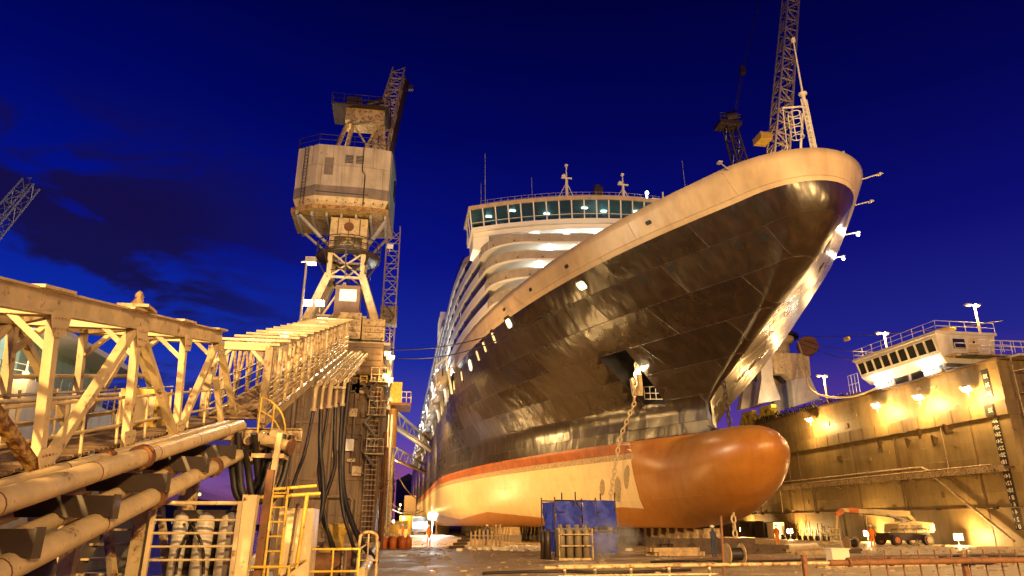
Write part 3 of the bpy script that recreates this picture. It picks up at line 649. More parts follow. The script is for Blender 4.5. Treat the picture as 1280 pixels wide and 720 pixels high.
# lifeboats under their davits, starboard side
boat0 = None; NB = 15
for k in range(NB):
    y = 90+k*9.2; loc = (4.9, y, 18.8); X = 6.2
    o_ = ['first', 'second', 'third', 'fourth', 'fifth', 'sixth', 'seventh', 'eighth', 'ninth', 'tenth', 'eleventh', 'twelfth', 'thirteenth', 'fourteenth', 'last'][k]
    lab = 'white lifeboat in its davits on the ship side, %s from the bow' % o_
    if boat0 is None:
        boat0 = thing('lifeboat', lab, 'lifeboat', loc, 'lifeboats hung along the ship')
        m = MB(); prof = [(-3.6, .1, .9), (-3.1, .7, .3), (-1.7, 1.05, .05), (0, 1.15, 0), (1.7, 1.05, .05), (3.1, .7, .3), (3.6, .1, .9)]; vs = []; nn = 10
        for (yy, hw, zb) in prof:
            for q in range(nn):
                a_ = 2*math.pi*q/nn; vs.append((loc[0]+hw*math.cos(a_), loc[1]+yy, loc[2]+1.1+1.05*math.sin(a_)*(1 if math.sin(a_) > 0 else 1-zb/1.35*.6)))
        m.add(vs, [(i*nn+q, i*nn+(q+1) % nn, (i+1)*nn+(q+1) % nn, (i+1)*nn+q) for i in range(6) for q in range(nn)], 0, True); m.build('boat_hull', white, boat0)
        for yy in (-3.0, 3.0):
            m = MB(); m.beam((X, y+yy, 17.6), (X-.9, y+yy, 22.3), .26, .36); m.beam((X-.9, y+yy, 22.2), (X-2.2, y+yy+.6, 21.2), .22, .28); m.beam((X, y+yy, 21.2), (X-2.0, y+yy, 18.6), .2, .26); m.beam((X-2.0, y+yy, 18.6), (X-2.2, y+yy+.6, 21.2), .14)
            m.build('davit', whitec, boat0)
        m = MB(); m.beam((X-2.1, y-3, 18.5), (X-2.1, y+3, 18.5), .16, .22); m.beam((X-.8, y-3, 22.1), (X-.8, y+3, 19.2), .14, .2); m.build('boom', whitec, boat0)
        m = MB(); m.bb((3.72, y-1.6, 19.9), (3.82, y+1.6, 20.3)); m.build('boat_window', glassd, boat0)
        ch0 = kids(boat0)
    else: dup(boat0, loc, lab, children=ch0)
    if k % 2 == 0:
        MB().sphere((4.6, y+4.6, 22.2), .2).build('promenade_lamp', coolE, ship); light('promenade_light', (3.6, y+4.6, 21.9), 2200, (1, .95, .8), radius=.2, parent=ship)
# ------------------------------------------------------------------ lamps on the left wing wall light the ship's side
def floodlight(pos, to, power, label, color=SOD, lens=None, size=.35, radius=.2, kind='SPOT', angle=150, group='sodium floodlights', lp=None, cat='floodlight', off=.35):
    pos, to = Vector(pos), Vector(to); d = (to-pos).normalized(); t = thing('floodlight', label, cat, pos, group)
    u = Vector((0,0,1)); sx = d.cross(u).normalized(); sz = sx.cross(d).normalized(); m = MB(); a_ = []
    for k, (dd, s_) in enumerate(((-.5, .5), (0, 1))):
        for x_, z_ in ((-1,-1),(1,-1),(1,1),(-1,1)): a_.append(pos+d*dd*size+sx*x_*s_*size*.6+sz*z_*s_*size*.45)
    m.add(a_, [(0,1,2,3),(7,6,5,4),(0,4,5,1),(1,5,6,2),(2,6,7,3),(3,7,4,0)]); m.build('housing', galv, t)
    m = MB(); c = pos+d*.012
    if kind == 'POINT': m.sphere(c, size*.42, (1, 1, .85), 14)
    else: m.add([c+sx*x_*size*.52+sz*z_*size*.38 for x_, z_ in ((-1,-1),(1,-1),(1,1),(-1,1))], [(0,1,2,3)])
    m.build('lens', lens or sodE, t)
    MB().beam(pos-d*size*.4-Vector((0,0,size*.1)), pos-d*size*.5-Vector((0,0,size*1.3)), .06).build('bracket', galv, t)
    if power: light('flood_light', pos+d*off, power, color, kind, radius, to, angle, .5, parent=t)
    return t

# ------------------------------------------------------------------ left wing wall
lw = thing('dock_wing_wall', 'tall grimy brown end of the dock wing wall under the tower crane, hung with hoses', 'dock wall', (-5.5, 55, 0))
MB().bb((-9.8, 55, 0), (-1.5, 330, 12.2)).build('wall_body', walldk, lw)
MB().bb((-6.2, 55.15, 12.2), (-1.6, 329, 15.6)).build('upper_wall', walldk, lw)
MB().bb((-9.9, 54.7, 12.2), (-1.3, 329.5, 12.45)).build('ledge', darkst, lw)
MB().bb((-9.6, 54.9, 15.6), (-1.2, 329.5, 15.85)).build('top_deck', galv, lw)
for x in (-9.0, -7.6, -6.2, -4.4, -3.0): MB().beam((x, 54.93, 0), (x, 54.93, 12.2), .18, .14).build('stiffener', walldk, lw)
for z in (2.6, 5.1, 9.3): MB().beam((-9.8, 54.92, z), (-1.5, 54.92, z), .12, .16).build('stiffener', walldk, lw)
for pts, r_ in (([(-3.6, 54.7, 12), (-3.6, 54.7, 5.6), (-1.6, 54.6, 5.4)], .12), ([(-5.2, 54.6, 12), (-5.2, 54.6, 1.0)], .14), ([(-4.0, 54.6, 15), (-4.1, 54.6, 8.5), (-2.9, 54.6, 8.4), (-2.9, 54.6, 6)], .08),
               ([(-5.9, 54.5, 11), (-5.9, 54.5, 6.4)], .07), ([(-6.8, 54.6, 3.8), (-3.5, 54.6, 3.8), (-3.3, 54.5, 3.6), (-3.3, 54.5, 1.2)], .14), ([(-2.5, 54.5, 15), (-2.5, 54.5, 0.2)], .1), ([(-2.0, 54.4, 15), (-2.0, 54.4, 0.2)], .07), ([(-1.7, 54.5, 12), (-1.7, 54.5, 0)], .12),
               ([(-8.2, 54.5, 12), (-8.2, 54.4, 2.5), (-7.4, 54.4, 2.0)], .16)):
    MB().tube(pts, r_, 8).build('wall_pipe', rustm if r_ < .1 else walldk, lw)
m = MB()                                                # ladders and stair flights climbing the end face
for sx in (-3.35, -2.85): m.beam((sx, 54.45, 12.4), (sx, 54.45, 15.8), .06)
for k in range(10): m.beam((-3.35, 54.45, 12.6+k*.34), (-2.85, 54.45, 12.6+k*.34), .04)
m.build('ladder', yellow, lw)
for k in range(6):
    m = MB(); z0 = 6.0+k*1.1; a_, b_ = ((-2.75, -1.85) if k % 2 else (-1.85, -2.75))
    for yy in (54.0, 54.5): m.beam((a_, yy, z0), (b_, yy, z0+1.1), .06, .16); m.beam((a_, yy, z0+.9), (b_, yy, z0+2.0), .04)
    for j in range(5): m.box((a_+(b_-a_)*j/5, 54.25, z0+.2*j), (.2, .5, .03))
    m.build('stair_flight', darkst, lw)
for k in range(24): 
    x = random.uniform(-4.9, -1.7); z = random.uniform(5.5, 15); w_, h_ = random.uniform(.25, .8), random.uniform(.2, .9)
    MB().box((x, 54.72, z), (w_, .3, h_)).build('junction_box', random.choice([cream2, galv, darkst, walldk, walldk]), lw)
m = MB()
for k in range(40): z = .6+k*.37; m.box((-2.1, 54.35, z), (.9, .05, .04))
m.build('cable_tray', cream2, lw)
for z in (6.9, 9.8, 12.4): 
    m = MB(); m.box((-1.9, 54.2, z), (1.4, 1.2, .08)); 
    for x in (-2.5, -1.9, -1.25): m.cyl((x, 53.65, z), (x, 53.65, z+1.1), .03, n=5)
    for h_ in (.55, 1.1): m.cyl((-2.55, 53.65, z+h_), (-1.2, 53.65, z+h_), .03, n=5)
    m.build('platform', cream2, lw)
# pale cabins stacked on the corner of the wing, around the lamps
for (x0, x1, y0, z0, z1, mt) in ((-5.4, -3.6, 54.0, 15.85, 18.0, cream2), (-3.5, -1.7, 54.2, 15.85, 17.6, cream2), (-4.9, -1.7, 53.9, 13.0, 15.5, walldk)):
    f = MB().bb((x0, y0, z0), (x1, y0+2.2, z1)).build('cabin', mt, lw)
    m = MB(); [m.bb((x0+.1, y0-.03, z0+.1+j*.5), (x1-.1, y0-.003, z0+.14+j*.5)) for j in range(int((z1-z0)/.5))]; m.build('louvre', darkst, f)
m = MB()
for pts in (((-9.5, 55, 15.85), (-5.6, 55, 15.85)), ((-1.3, 55, 15.85), (-1.3, 160, 15.85))):
    A, B = Vector(pts[0]), Vector(pts[1]); nn = int((B-A).length/2)+1
    for k in range(nn+1): p = A.lerp(B, k/nn); m.cyl(p, p+Vector((0,0,1.1)), .03, n=5)
    for h_ in (.55, 1.1): m.cyl(A+Vector((0,0,h_)), B+Vector((0,0,h_)), .03, n=5)
m.build('railing', cream, lw)
# inner side pipes and fenders seen edge on
for k in range(14):
    y = 57+k*3.2; z0 = random.uniform(0, 2); z1 = random.uniform(6, 14); x = random.uniform(-1.35, -.75)
    MB().cyl((x, y, z0), (x, y, z1), random.uniform(.06, .18), n=8).build('fender_pipe', random.choice([cream2, rustm, galv]), lw)
m = MB()
for k in range(16): m.beam((-1.5, 56+k*2.5, 4.2+k*.4), (-.8, 56+k*2.5, 4.6+k*.4), .12)
m.build('rung', rustm, lw)
# yellow control cabin bracketed off the inner face, with a tank below it
cb = thing('crane_driver_platform', 'yellow box on a bracketed platform high on the inner face of the left wing wall', 'platform', (-.6, 74, 13.5))
MB().bb((-1.4, 72, 13.6), (.9, 77, 13.85)).build('platform_floor', rustm, cb)
MB().bb((-1.3, 73, 13.9), (-.1, 75.5, 16.2)).build('box', yellow, cb)
MB().cyl((-.9, 75, 9.5), (-.9, 75, 13.6), .5, n=14).build('tank', M('amber_tank', (.3, .17, .05), .5, streak=.5, scale=1), cb)
m = MB()
for x in (-.1, .4, .88): m.cyl((x, 72.1, 13.85), (x, 72.1, 15), .04, n=5)
for z_ in (14.4, 15): m.cyl((-.1, 72.1, z_), (.88, 72.1, z_), .04, n=5); m.cyl((.88, 72.1, z_), (.88, 77, z_), .04, n=5)
m.build('railing', cream, cb)
for i, (z, lab) in enumerate(((14.7, 'upper sodium lamp'), (12.9, 'lower sodium lamp'))):
    for j in range(2): floodlight((-1.35+.3*j, 53.9-.2*j, z-.35*j), (6, 30, 3), 260, '%s of the pair glowing on the left wing wall, %s one' % (lab, ['outer', 'inner'][j]), size=.42, kind='POINT', radius=.15, off=.4)
for i, y in enumerate((80, 102, 126, 152, 180, 212, 246, 282)):
    floodlight((-1.2, y, 14.8), (11, y+3, 7), 15000, 'sodium lamp along the inner edge of the left wing, %s towards the stern' % ['first', 'second', 'third', 'fourth', 'fifth', 'sixth', 'seventh', 'last'][i], size=.45, lens=sodS, angle=140)
for i, (yy_, zz_, tt) in enumerate(((57.5, 11.0, (9, 66, 13)), (63, 12.6, (8, 74, 15)))):
    floodlight((-1.15, yy_, zz_), tt, 6000, ['sodium lamp halfway up the corner of the left wing', 'sodium lamp above the halfway lamp on the left wing', 'sodium lamp below the yellow platform on the left wing'][i], size=.5, angle=150)
for i, y in enumerate((66, 92, 120, 150, 190)):
    floodlight((-.9, y, 1.3), (10, y+3, 6), 5200, 'low sodium lamp at the foot of the left wing, %s towards the stern' % ['first', 'second', 'third', 'fourth', 'last'][i], size=.35, lens=sodS, angle=150)

# ------------------------------------------------------------------ tower crane on the left wing
cr = thing('tower_crane', 'old dock crane with a grey slab sided machinery house on a pale lattice tower', 'crane', (-5.8, 62, 15.85))
m = MB()
for sx in (-1, 1):
    for yy in (60.6, 64.2):
        m = MB(); m.beam((-5.8+sx*3.2, yy, 15.85), (-5.8+sx*3.2, yy, 18.9), .9, .8); m.beam((-5.8+sx*3.2, yy, 18.8), (-5.8+sx*1.55, yy+(.3 if yy < 62 else -.3), 23.6), .6, .65); m.build('portal_leg', cream, cr)
m = MB(); zs = [23.3, 25.4, 27.6]
for sx in (-1, 1):
    for yy in (60.9, 63.9): MB().beam((-5.8+sx*1.5, yy, 23.2), (-5.8+sx*1.5, yy, 27.6), .42).build('tower_leg', cream, cr)
m = MB()
def xb(m, a, b, z0, z1, w=.14):
    m.beam((a[0], a[1], z0), (b[0], b[1], z1), w); m.beam((b[0], b[1], z0), (a[0], a[1], z1), w)
cn = [(-7.3, 60.9), (-4.3, 60.9), (-4.3, 63.9), (-7.3, 63.9)]
for i in range(4):
    a_, b_ = cn[i], cn[(i+1) % 4]
    for z0, z1 in ((23.4, 25.9), (25.9, 28.4)): xb(m, a_, b_, z0, z1)
    for z0 in (23.4, 25.9, 28.4): m.beam((a_[0], a_[1], z0), (b_[0], b_[1], z0), .2)
for yy in (60.75, 64.05):
    m.beam((-8.7, yy, 17.4), (-5.8, yy, 22.8), .16); m.beam((-2.9, yy, 17.4), (-5.8, yy, 22.8), .16); m.beam((-8, yy, 19.6), (-3.6, yy, 19.6), .2)
m.build('tower_bracing', cream, cr)
MB().bb((-6.5, 60.2, 18.3), (-4.3, 62.4, 22.4)).build('lift_cabin', M('brown_panel', (.2, .12, .08), .6, streak=.4), cr)
MB().bb((-6.1, 60.14, 20.9), (-4.6, 60.19, 22.0)).build('cabin_window', M('dim_window', (1,1,1), emit=(.75,.75,.5), es=.5), cr)
MB().bb((-8.4, 60.2, 15.9), (-3.4, 63.5, 18.2)).build('machine_plinth', cream2, cr)
ring = MB()
for r_, z_ in ((3.0, 25.9), (3.0, 26.5), (3.0, 27.1), (2.2, 24.0)): ring.tube([(-5.8+r_*math.cos(k*math.pi/9), 62.4+r_*math.sin(k*math.pi/9), z_) for k in range(19)], .05, 5)
for k in range(14): a_ = k*math.pi/7; ring.cyl((-5.8+3.0*math.cos(a_), 62.4+3.0*math.sin(a_), 25.9), (-5.8+3.0*math.cos(a_), 62.4+3.0*math.sin(a_), 27.1), .04, n=5)
for k in range(8): a_ = k*math.pi/4; ring.beam((-5.8+3.0*math.cos(a_), 62.4+3.0*math.sin(a_), 25.8), (-5.8+1.6*math.cos(a_), 62.4+1.6*math.sin(a_), 23.4), .12)
ring.build('catwalk_railing', darkst, cr)
m = MB(); m.lathe((-5.8, 62.4, 25.7), [(1.6, 0), (3.0, 0), (3.0, .12), (1.6, .12)], 18); m.build('catwalk', darkst, cr)
m = MB().bb((-7.5, 60.5, 27.3), (-4.1, 64.3, 29.2)); bx_ = m.build('slewing_box', M('slew_cream', (.6, .48, .26), .5, rust=.5), cr)
m = MB(); m.lathe((-5.8, 60.46, 29.3), [(.42, -.02), (.5, 0), (.42, .02)], 12); m = MB().cyl((-5.8, 60.36, 28.3), (-5.8, 60.5, 28.3), .45, n=14); 
for x in (-6.8, -5.8, -4.8): m.bb((x-.04, 60.42, 27.4), (x+.04, 60.497, 29.1))
m.build('hatch', rustm, bx_)
hz0, hz1 = 29.8, 36.2   # machinery house
hp_ = [(-11.15, 60.6), (-9.1, 59.3), (-4.2, 59.3), (-2.3, 59.6), (-1.9, 65.6), (-11.2, 65.6)]
def house(z0, z1, ins=0):
    m = MB(); cx_, cy_ = -6.7, 62.5; P = [(cx_+(x-cx_)*(1-ins), cy_+(y-cy_)*(1-ins)) for x, y in hp_]
    slab(m, P, z0, z1); return m
hs = house(31.9, hz1).build('machinery_house', [housem], cr)
house(30.8, 31.9, -.003).build('dark_band', housed, cr)
P0 = [(x, y) for x, y in hp_]; m = MB(); cx_, cy_ = -6.7, 62.5
vs = [(cx_+(x-cx_)*.93, cy_+(y-cy_)*.95, 29.95) for x, y in hp_]+[(x, y, 30.8) for x, y in hp_]
m.add(vs, [tuple(range(6))[::-1]]+[(i, (i+1) % 6, 6+(i+1) % 6, 6+i) for i in range(6)]); m.build('house_skirt', cream, cr)
slab_ = MB(); slab(slab_, [(cx_+(x-cx_)*1.02, cy_+(y-cy_)*1.02) for x, y in hp_], 29.5, 29.9); slab_.build('house_floor_beam', M('ochre_beam', (.4, .25, .08), .6, rust=.8), cr)
MB().prism([(-2.24, 59.9, 30.2), (-2.24, 59.9, 36.1), (-1.88, 65.4, 36.1), (-1.88, 65.4, 30.2)], (.05, 0, 0)).build('side_cladding', teal, cr)
f = MB().bb((-2.0, 63.0, 33.0), (-1.8, 64.4, 34.8)).build('side_window', glassd, cr)
m = MB()
for k in range(7): x = -10.6+k*1.35; m.beam((x, 60, 29.25), (x, 65.3, 29.25), .2, .4)
for s_ in (-1, 1): m.beam((-6.4+s_*4.0, 60.5, 29.2), (-5.8+s_*1.6, 61.2, 26.4), .26); m.beam((-6.4+s_*4.0, 65, 29.2), (-5.8+s_*1.6, 64, 26.4), .26)
m.build('underframe', galv, cr)
m = MB()
P = [Vector((x, y, hz1)) for x, y in hp_]
for i in range(6):
    A, B = P[i], P[(i+1) % 6]; nn = max(1, int((B-A).length/1.6))
    for k in range(nn): p = A.lerp(B, k/nn); m.cyl(p, p+Vector((0,0,1.1)), .035, n=5)
    for h_ in (.55, 1.1): m.cyl(A+Vector((0,0,h_)), B+Vector((0,0,h_)), .03, n=5)
m.build('roof_railing', darkst, cr)
m = MB()   # A-frame
for x0, x1 in ((-8.0, -7.0), (-6.9, -6.4), (-3.9, -4.1), (-3.0, -3.4)): m.beam((x0, 61.5, 36.2), (x1, 62.5, 40.8), .3)
m.beam((-6.6, 61.8, 40.6), (-4.2, 61.3, 36.6), .18); m.beam((-3.9, 61.8, 40.2), (-5.3, 61.3, 36.6), .18); m.beam((-7.8, 65.5, 36.2), (-6.8, 64, 41), .26); m.beam((-3.2, 65.5, 36.2), (-3.8, 64, 41), .26)
m.bb((-7.2, 61.6, 40.6), (-3.3, 64.0, 42.0)); af = m.build('a_frame', cream2, cr)
m = MB(); m.bb((-8.6, 61, 42.0), (-2.8, 65, 42.15))
for p in [(-8.6, 61), (-7.4, 61), (-6.2, 61), (-5, 61), (-3.9, 61), (-2.8, 61), (-2.8, 63), (-2.8, 65), (-8.6, 63), (-8.6, 65)]: m.cyl((*p, 42.1), (*p, 43.2), .05, n=5)
for z_ in (42.65, 43.2): m.tube([(-8.6, 65, z_), (-8.6, 61, z_), (-2.8, 61, z_), (-2.8, 65, z_)], .04, 5)
m.bb((-7.2, 61.8, 42.2), (-5.7, 63.5, 43.5)); m.cyl((-5.2, 62, 42.8), (-3.6, 62, 43.4), .3, n=12); m.build('top_platform', darkst, cr)
def lattice(m, p, q, w0, w1, n, cw=.12, lw_=.07, up=(0,0,1)):
    p, q = Vector(p), Vector(q); d = (q-p).normalized(); u = Vector(up)
    if abs(d.dot(u)) > .97: u = Vector((0,1,0))
    sx = d.cross(u).normalized(); sz = sx.cross(d).normalized()
    def C(k, i):
        t = k/n; w = w0+(w1-w0)*t; a_, b_ = ((-1,-1),(1,-1),(1,1),(-1,1))[i]; return p.lerp(q, t)+sx*a_*w/2+sz*b_*w/2
    for i in range(4): m.beam(C(0, i), C(n, i), cw)
    for k in range(n):
        for i in range(4):
            j = (i+1) % 4
            a_, b_ = (C(k, i), C(k+1, j)) if k % 2 else (C(k, j), C(k+1, i)); m.beam(a_, b_, lw_); m.beam(C(k, i), C(k, j), lw_)
m = MB(); lattice(m, (-3.9, 63, 36.8), (-2.6, 76, 57.2), 1.9, 1.5, 13, .17, .1); m.build('jib', cream2, cr)
m = MB(); m.cyl((-2.7, 64, 37), (-1.3, 76, 56.5), .1, n=6); m.beam((-2.6, 64.6, 38), (-1.5, 75.5, 55.5), .35, .9); m.box((-1.0, 75, 54.4), (.6,.6,.6)); m.build('jib_walkway', darkst, cr)
floodlight((-1.9, 60.5, 26.6), (-1, 50, 20), 0, 'small unlit lamp hung at the right side of the left crane catwalk', group=None, lens=galv, size=.5)
for i, x in enumerate((-7.75, -6.85)): floodlight((x, 53.2, 18.4), (x+1.5, 20, 1), 11000, 'dazzling white floodlight where the gangway meets the crane tower, %s of two' % ['left', 'right'][i], (1,.8,.5), coolB, radius=.2, group='white floodlights by the tower', angle=165, size=.6)
f = MB().bb((-8.4, 59.22, 33.0), (-7.6, 59.29, 34.8)).build('door', housed, cr); MB().cyl((-7.75, 59.15, 33.8), (-7.75, 59.22, 33.8), .05, n=6).build('handle', darkst, f)
for x in (-6.2, -5.2): 
    f = MB().bb((x-.35, 59.22, 34.4), (x+.35, 59.29, 35.2)).build('vent', darkst, cr); m = MB(); [m.bb((x-.33, 59.17, 34.45+.15*k), (x+.33, 59.22, 34.5+.15*k)) for k in range(5)]; m.build('louvre', galv, f)
m = MB(); m.tube([(-4.6, 59.2, 30.0), (-4.6, 59.2, 33.2), (-4.9, 59.2, 33.6), (-4.9, 59.2, 36.2)], .05, 6); m.tube([(-9.0, 59.2, 31.2), (-4.2, 59.2, 31.1)], .04, 6); m.build('conduit', darkst, cr)
m = MB(); [m.beam((-10.4+dx, 59.85-dx*.7, 29.9), (-10.4+dx, 59.85-dx*.7, 36.2), .05) for dx in (0, .35)]; [m.beam((-10.4, 59.85, 30.2+.35*k), (-10.05, 59.6, 30.2+.35*k), .03) for k in range(17)]; m.build('ladder', darkst, cr)
for k in range(9): x = -9.6+k*.85; MB().cyl((x, 59.3, 30.3), (x, 59.24, 30.3), .06, n=8).build('bolt_head', darkst, cr)
# slimmer crane mast standing behind
c2 = thing('lattice_mast', 'slim lattice mast with a small box rising behind the pale crane tower', 'crane', (-2.6, 96, 15.85))
m = MB(); lattice(m, (-2.6, 96, 15.85), (-2.6, 96, 44), 1.9, 1.9, 14, .16, .1); m.build('mast', cream, c2)
MB().bb((-3.8, 95, 29), (-1.4, 97.5, 31.5)).build('cab', cream2, c2)
# lamp post
lp = thing('lamp_post', 'tall unlit lamp post with square head beside the far gangway', 'lamp post', (-7.7, 50, 15.2))
MB().cyl((-7.7, 50, 14.2), (-7.7, 50, 20.6), .11, .08, 8).build('pole', galv, lp); MB().bb((-7.75, 49.6, 20.5), (-7.0, 50.4, 20.95)).cyl((-8.1, 50, 20.6), (-7.7, 50, 20.7), .06).build('lamp_head', galv, lp)

# ------------------------------------------------------------------ near gangway
gx0, gx1 = -5.4, -7.7
def zt(y): return 5.14+.208*(y-11.11)
D = Vector((0, 1, .213)).normalized(); NN = Vector((0, .213, -1)).normalized()
def G(x, y, d=0): return Vector((x, y, zt(y)))+NN*d       # d metres below the top chord, square to it
g = thing('steel_gangway', 'broad cream steel truss gangway nearest the camera, with plank walkway and heavy top beams', 'gangway', (-6.5, 12, 2.6), 'truss gangways on the left')
HT = 2.72
for x in (gx0, gx1):
    m = MB(); m.ibeam(G(x, 2.0), G(x, 20.75), .22, .38, .035); m.build('top_chord', cream, g)
    m = MB(); m.ibeam(G(x, 2.0, HT), G(x, 23.6, HT), .24, .34, .03); m.build('bottom_chord', cream, g)
nodes = [4.9, 8.0, 11.11, 14.41, 17.39, 20.45]
for x in (gx0, gx1):
    for y in nodes[:-1]: MB().beam(G(x, y, .2), G(x, y, HT-.15), .17, .14, up=(1,0,0)).build('post', cream, g)
    for a_, b_ in ((8.0, 4.9), (8.0, 11.2), (14.2, 11.2), (14.55, 17.35), (20.35, 17.45), (20.6, 23.3)):
        m = MB(); m.beam(G(x, a_, .2), G(x, b_, HT-.12), .14, .16, up=(1,0,0)); m.build('diagonal', cream if b_ != 11.2 or a_ > 9 else M('ochre_worn', (.5, .33, .09), .6, rust=1.2, scale=3), g)
MB().beam(G(gx0, 20.5, 1.2), G(gx0, 21.6, HT-.1), .14, .14, up=(1,0,0)).build('post', cream, g)
for y in nodes:
    m = MB(); m.beam(G(gx0, y, .1), G(gx1, y, .1), .16, .2)
    for s_, x in ((-1, gx0), (1, gx1)): m.beam(G(x, y, .75), G(x+s_*.65, y, .15), .1, .1)
    m.build('cross_beam', cream, g)
    MB().prism([G(gx0+.2, y-.75, -.22), G(gx0+.2, y+.2, -.22), G(gx0-.5, y+.1, -.22), G(gx0-.5, y-.6, -.22)], (0, 0, -.05)).build('gusset_plate', cream, g)
for a_, b_ in zip(nodes, nodes[1:]): MB().beam(G(gx0, a_, .16), G(gx1, b_, .16), .1, .1).build('top_brace', cream2, g)
for y, d_ in [(n_, .32) for n_ in nodes]+[(n_, HT-.32) for n_ in (4.9, 8.0, 11.2, 14.3, 17.4)]:
    c = G(gx0+.095, y, d_); sx_, sz_ = D*.3, NN*.2; m = MB(); m.prism([c-sx_-sz_*.5, c-sx_*.6+sz_, c+sx_*.6+sz_, c+sx_-sz_*.5, c+sx_*.8-sz_, c-sx_*.8-sz_], (.018, 0, 0)); gp = m.build('gusset_plate', cream, g)
    m = MB()
    for i_ in range(-2, 3):
        for j_ in (-.45, .35): q = c+sx_*i_*.32+sz_*j_+Vector((.018, 0, 0)); m.cyl(q, q+Vector((.018, 0, 0)), .02, n=6)
    m.build('bolts', cream2, gp)['kind'] = 'stuff'
m = MB(); k = 0; y = 2.2
while y < 23.4:
    j = random.uniform(-.03, .03); m.beam(G(gx0-.2, y, HT-.2-j*.3), G(gx1+.2, y+j, HT-.2), .15, .05, up=NN); y += .2
m.build('plank_deck', planks, g)
m = MB()
for x in (gx0-.22, gx1+.22):
    for d_ in ((HT-1.15, HT-.6) if x > gx1 else (HT-1.15,)): m.tube([G(x, 2.2, d_), G(x, 23.4, d_)], .035, 6)
    for y in [2.5+1.5*i for i in range(14)]: m.cyl(G(x, y, HT-1.25), G(x, y, HT-.15), .03, n=5)
m.build('handrail', cream, g)
m = MB()
for x, d_ in ((gx1+.35, HT-1.05), (gx1+.15, HT-.55), (gx1-.1, HT-1.5)): m.tube([G(x, 2.2, d_), G(x, 22, d_)], .05, 8)
for y in (7, 10.2, 13.2, 16): m.tube([G(gx1+.35, y, HT-1.05), G(gx1+.35, y+.2, HT-.9), G(gx1+.35, y+.2, HT-.5)], .05, 6, smooth=1)
m.build('service_pipe', cream, g)
for y in (7.4, 9.6, 11.85, 14.15, 16.75, 19.2):
    m = MB(); m.beam(Vector((-7.6, y, zt(y)-HT-.42)), Vector((-4.28, y, zt(y)-HT-.42)), .2, .32); m.build('outrigger_beam', darkst, g)
    m = MB(); m.bb((-4.279, y-.12, zt(y)-HT-.6), (-4.25, y+.12, zt(y)-HT-.24)); m.build('end_plate', darkst, g)
m = MB(); c = G(gx0, 14.3, -.3)
m.lathe(c, [(.15, -.06), (.14, .02), (.09, .08), (.07, .15), (.09, .18), (.06, .26), (.02, .3)], 12); m.bb(c+Vector((-.3, -.25, -.1)), c+Vector((.3, .25, -.04))); m.build('bell_fitting', cream2, g)
# yellow locker standing on the walkway at the far end
t = thing('locker_box', 'pale yellow locker standing on the near gangway walkway', 'locker', (-6.7, 19.5, zt(19.5)-HT))
zz = zt(19.3)-HT+.1; MB().bb((-7.3, 19.2, zz), (-6.3, 20.0, zz+1.05)).build('body', yellow, t); MB().bb((-7.2, 19.17, zz+.2), (-6.4, 19.195, zz+.9)).build('door', cream, t)

# pipelines along the gangway
def pipeline(x, dz, r, y0, y1, label, mat=pipep, fl=(), extra=None):
    t = thing('pipeline', label, 'pipe', (x, y0, zt(y0)-dz), 'pipelines beside the near gangway')
    pts = [(x, y0, zt(y0)-dz), (x, y1, zt(y1)-dz)]+(extra or [])
    MB().tube(pts, r, 16).build('pipe', mat, t)
    for y in fl:
        c = Vector((x, y, zt(y)-dz)); f = MB()
        for o_ in (-.07, .07): f.cyl(c+D*(o_-.03), c+D*(o_+.03), r*1.38, n=18)
        for k in range(10): a_ = k*math.pi/5; off = Vector((math.cos(a_)*r*1.22, 0, math.sin(a_)*r*1.22)); f.cyl(c+off-D*.13, c+off+D*.13, .02, n=5)
        f.build('flange', rustm, t)
    y = y0+1.1
    while y < y1: MB().cyl(Vector((x, y, zt(y)-dz))-D*.012, Vector((x, y, zt(y)-dz))+D*.012, r*1.03, n=16).build('weld_ring', rustm, t); y += 2.6
    return t
pipeline(-4.72, HT-.07, .165, 3, 21.6, 'thick cream pipe lying on top of the dark brackets, outermost', fl=(13.9,))
pipeline(-5.12, HT-.12, .1, 3, 21.6, 'slimmer cream pipe between the bottom chord and the thick upper pipe', fl=(13.4,))
pipeline(-4.5, HT+.68, .17, 3, 20.9, 'thick cream pipe slung lowest beneath the dark brackets', fl=(14.2, 18.2))
pipeline(-5.1, HT+.62, .12, 3, 19.5, 'middle sized cream pipe tucked behind the lowest thick pipe', fl=(16.6,))
pipeline(-5.7, HT+.55, .085, 3, 18, 'thinnest cream pipe below the gangway planks')

# trestle legs and braces below the gangway
for i, (x, y) in enumerate(((-5.3, 16.3), (-5.9, 14.6), (-5.2, 19.3), (-7.2, 17.4))):
    t = MB(); zt_ = zt(y)-HT-.5; t.beam((x, y, -2.6), (x, y, zt_), .26, .22); t.beam((x, y, -.5), (x-1.2, y+.6, zt_), .14); t.beam((x-.4, y-.1, .6), (x+.4, y-.1, .6), .5, .04)
    tag(t.build('trestle_leg', cream2, loc=(x, y, -2.6)), ['cream trestle leg by the tank cage, under the near gangway', 'cream trestle leg at the far left under the near gangway', 'cream trestle leg behind the tank cage near the hoses', 'hindmost cream trestle leg under the planks'][i], 'trestle', 'legs under the near gangway')
# rusty flight of steps on the left under the pipes
t = thing('stair_flight', 'worn steel steps leading down to the water under the pipes', 'stairs', (-6.6, 18.5, -1))
m = MB(); 
for k in range(11): m.box((-7.6+k*.12, 18.6+.05*k, -1.2+k*.33), (1.1, .5, .05))
m.build('tread', cream2, t); m = MB(); m.beam((-7.1, 18.4, -1.4), (-5.9, 18.9, 2.4), .08, .25); m.beam((-8.1, 18.5, -1.4), (-6.9, 19.1, 2.4), .08, .25); m.build('stringer', darkst, t)

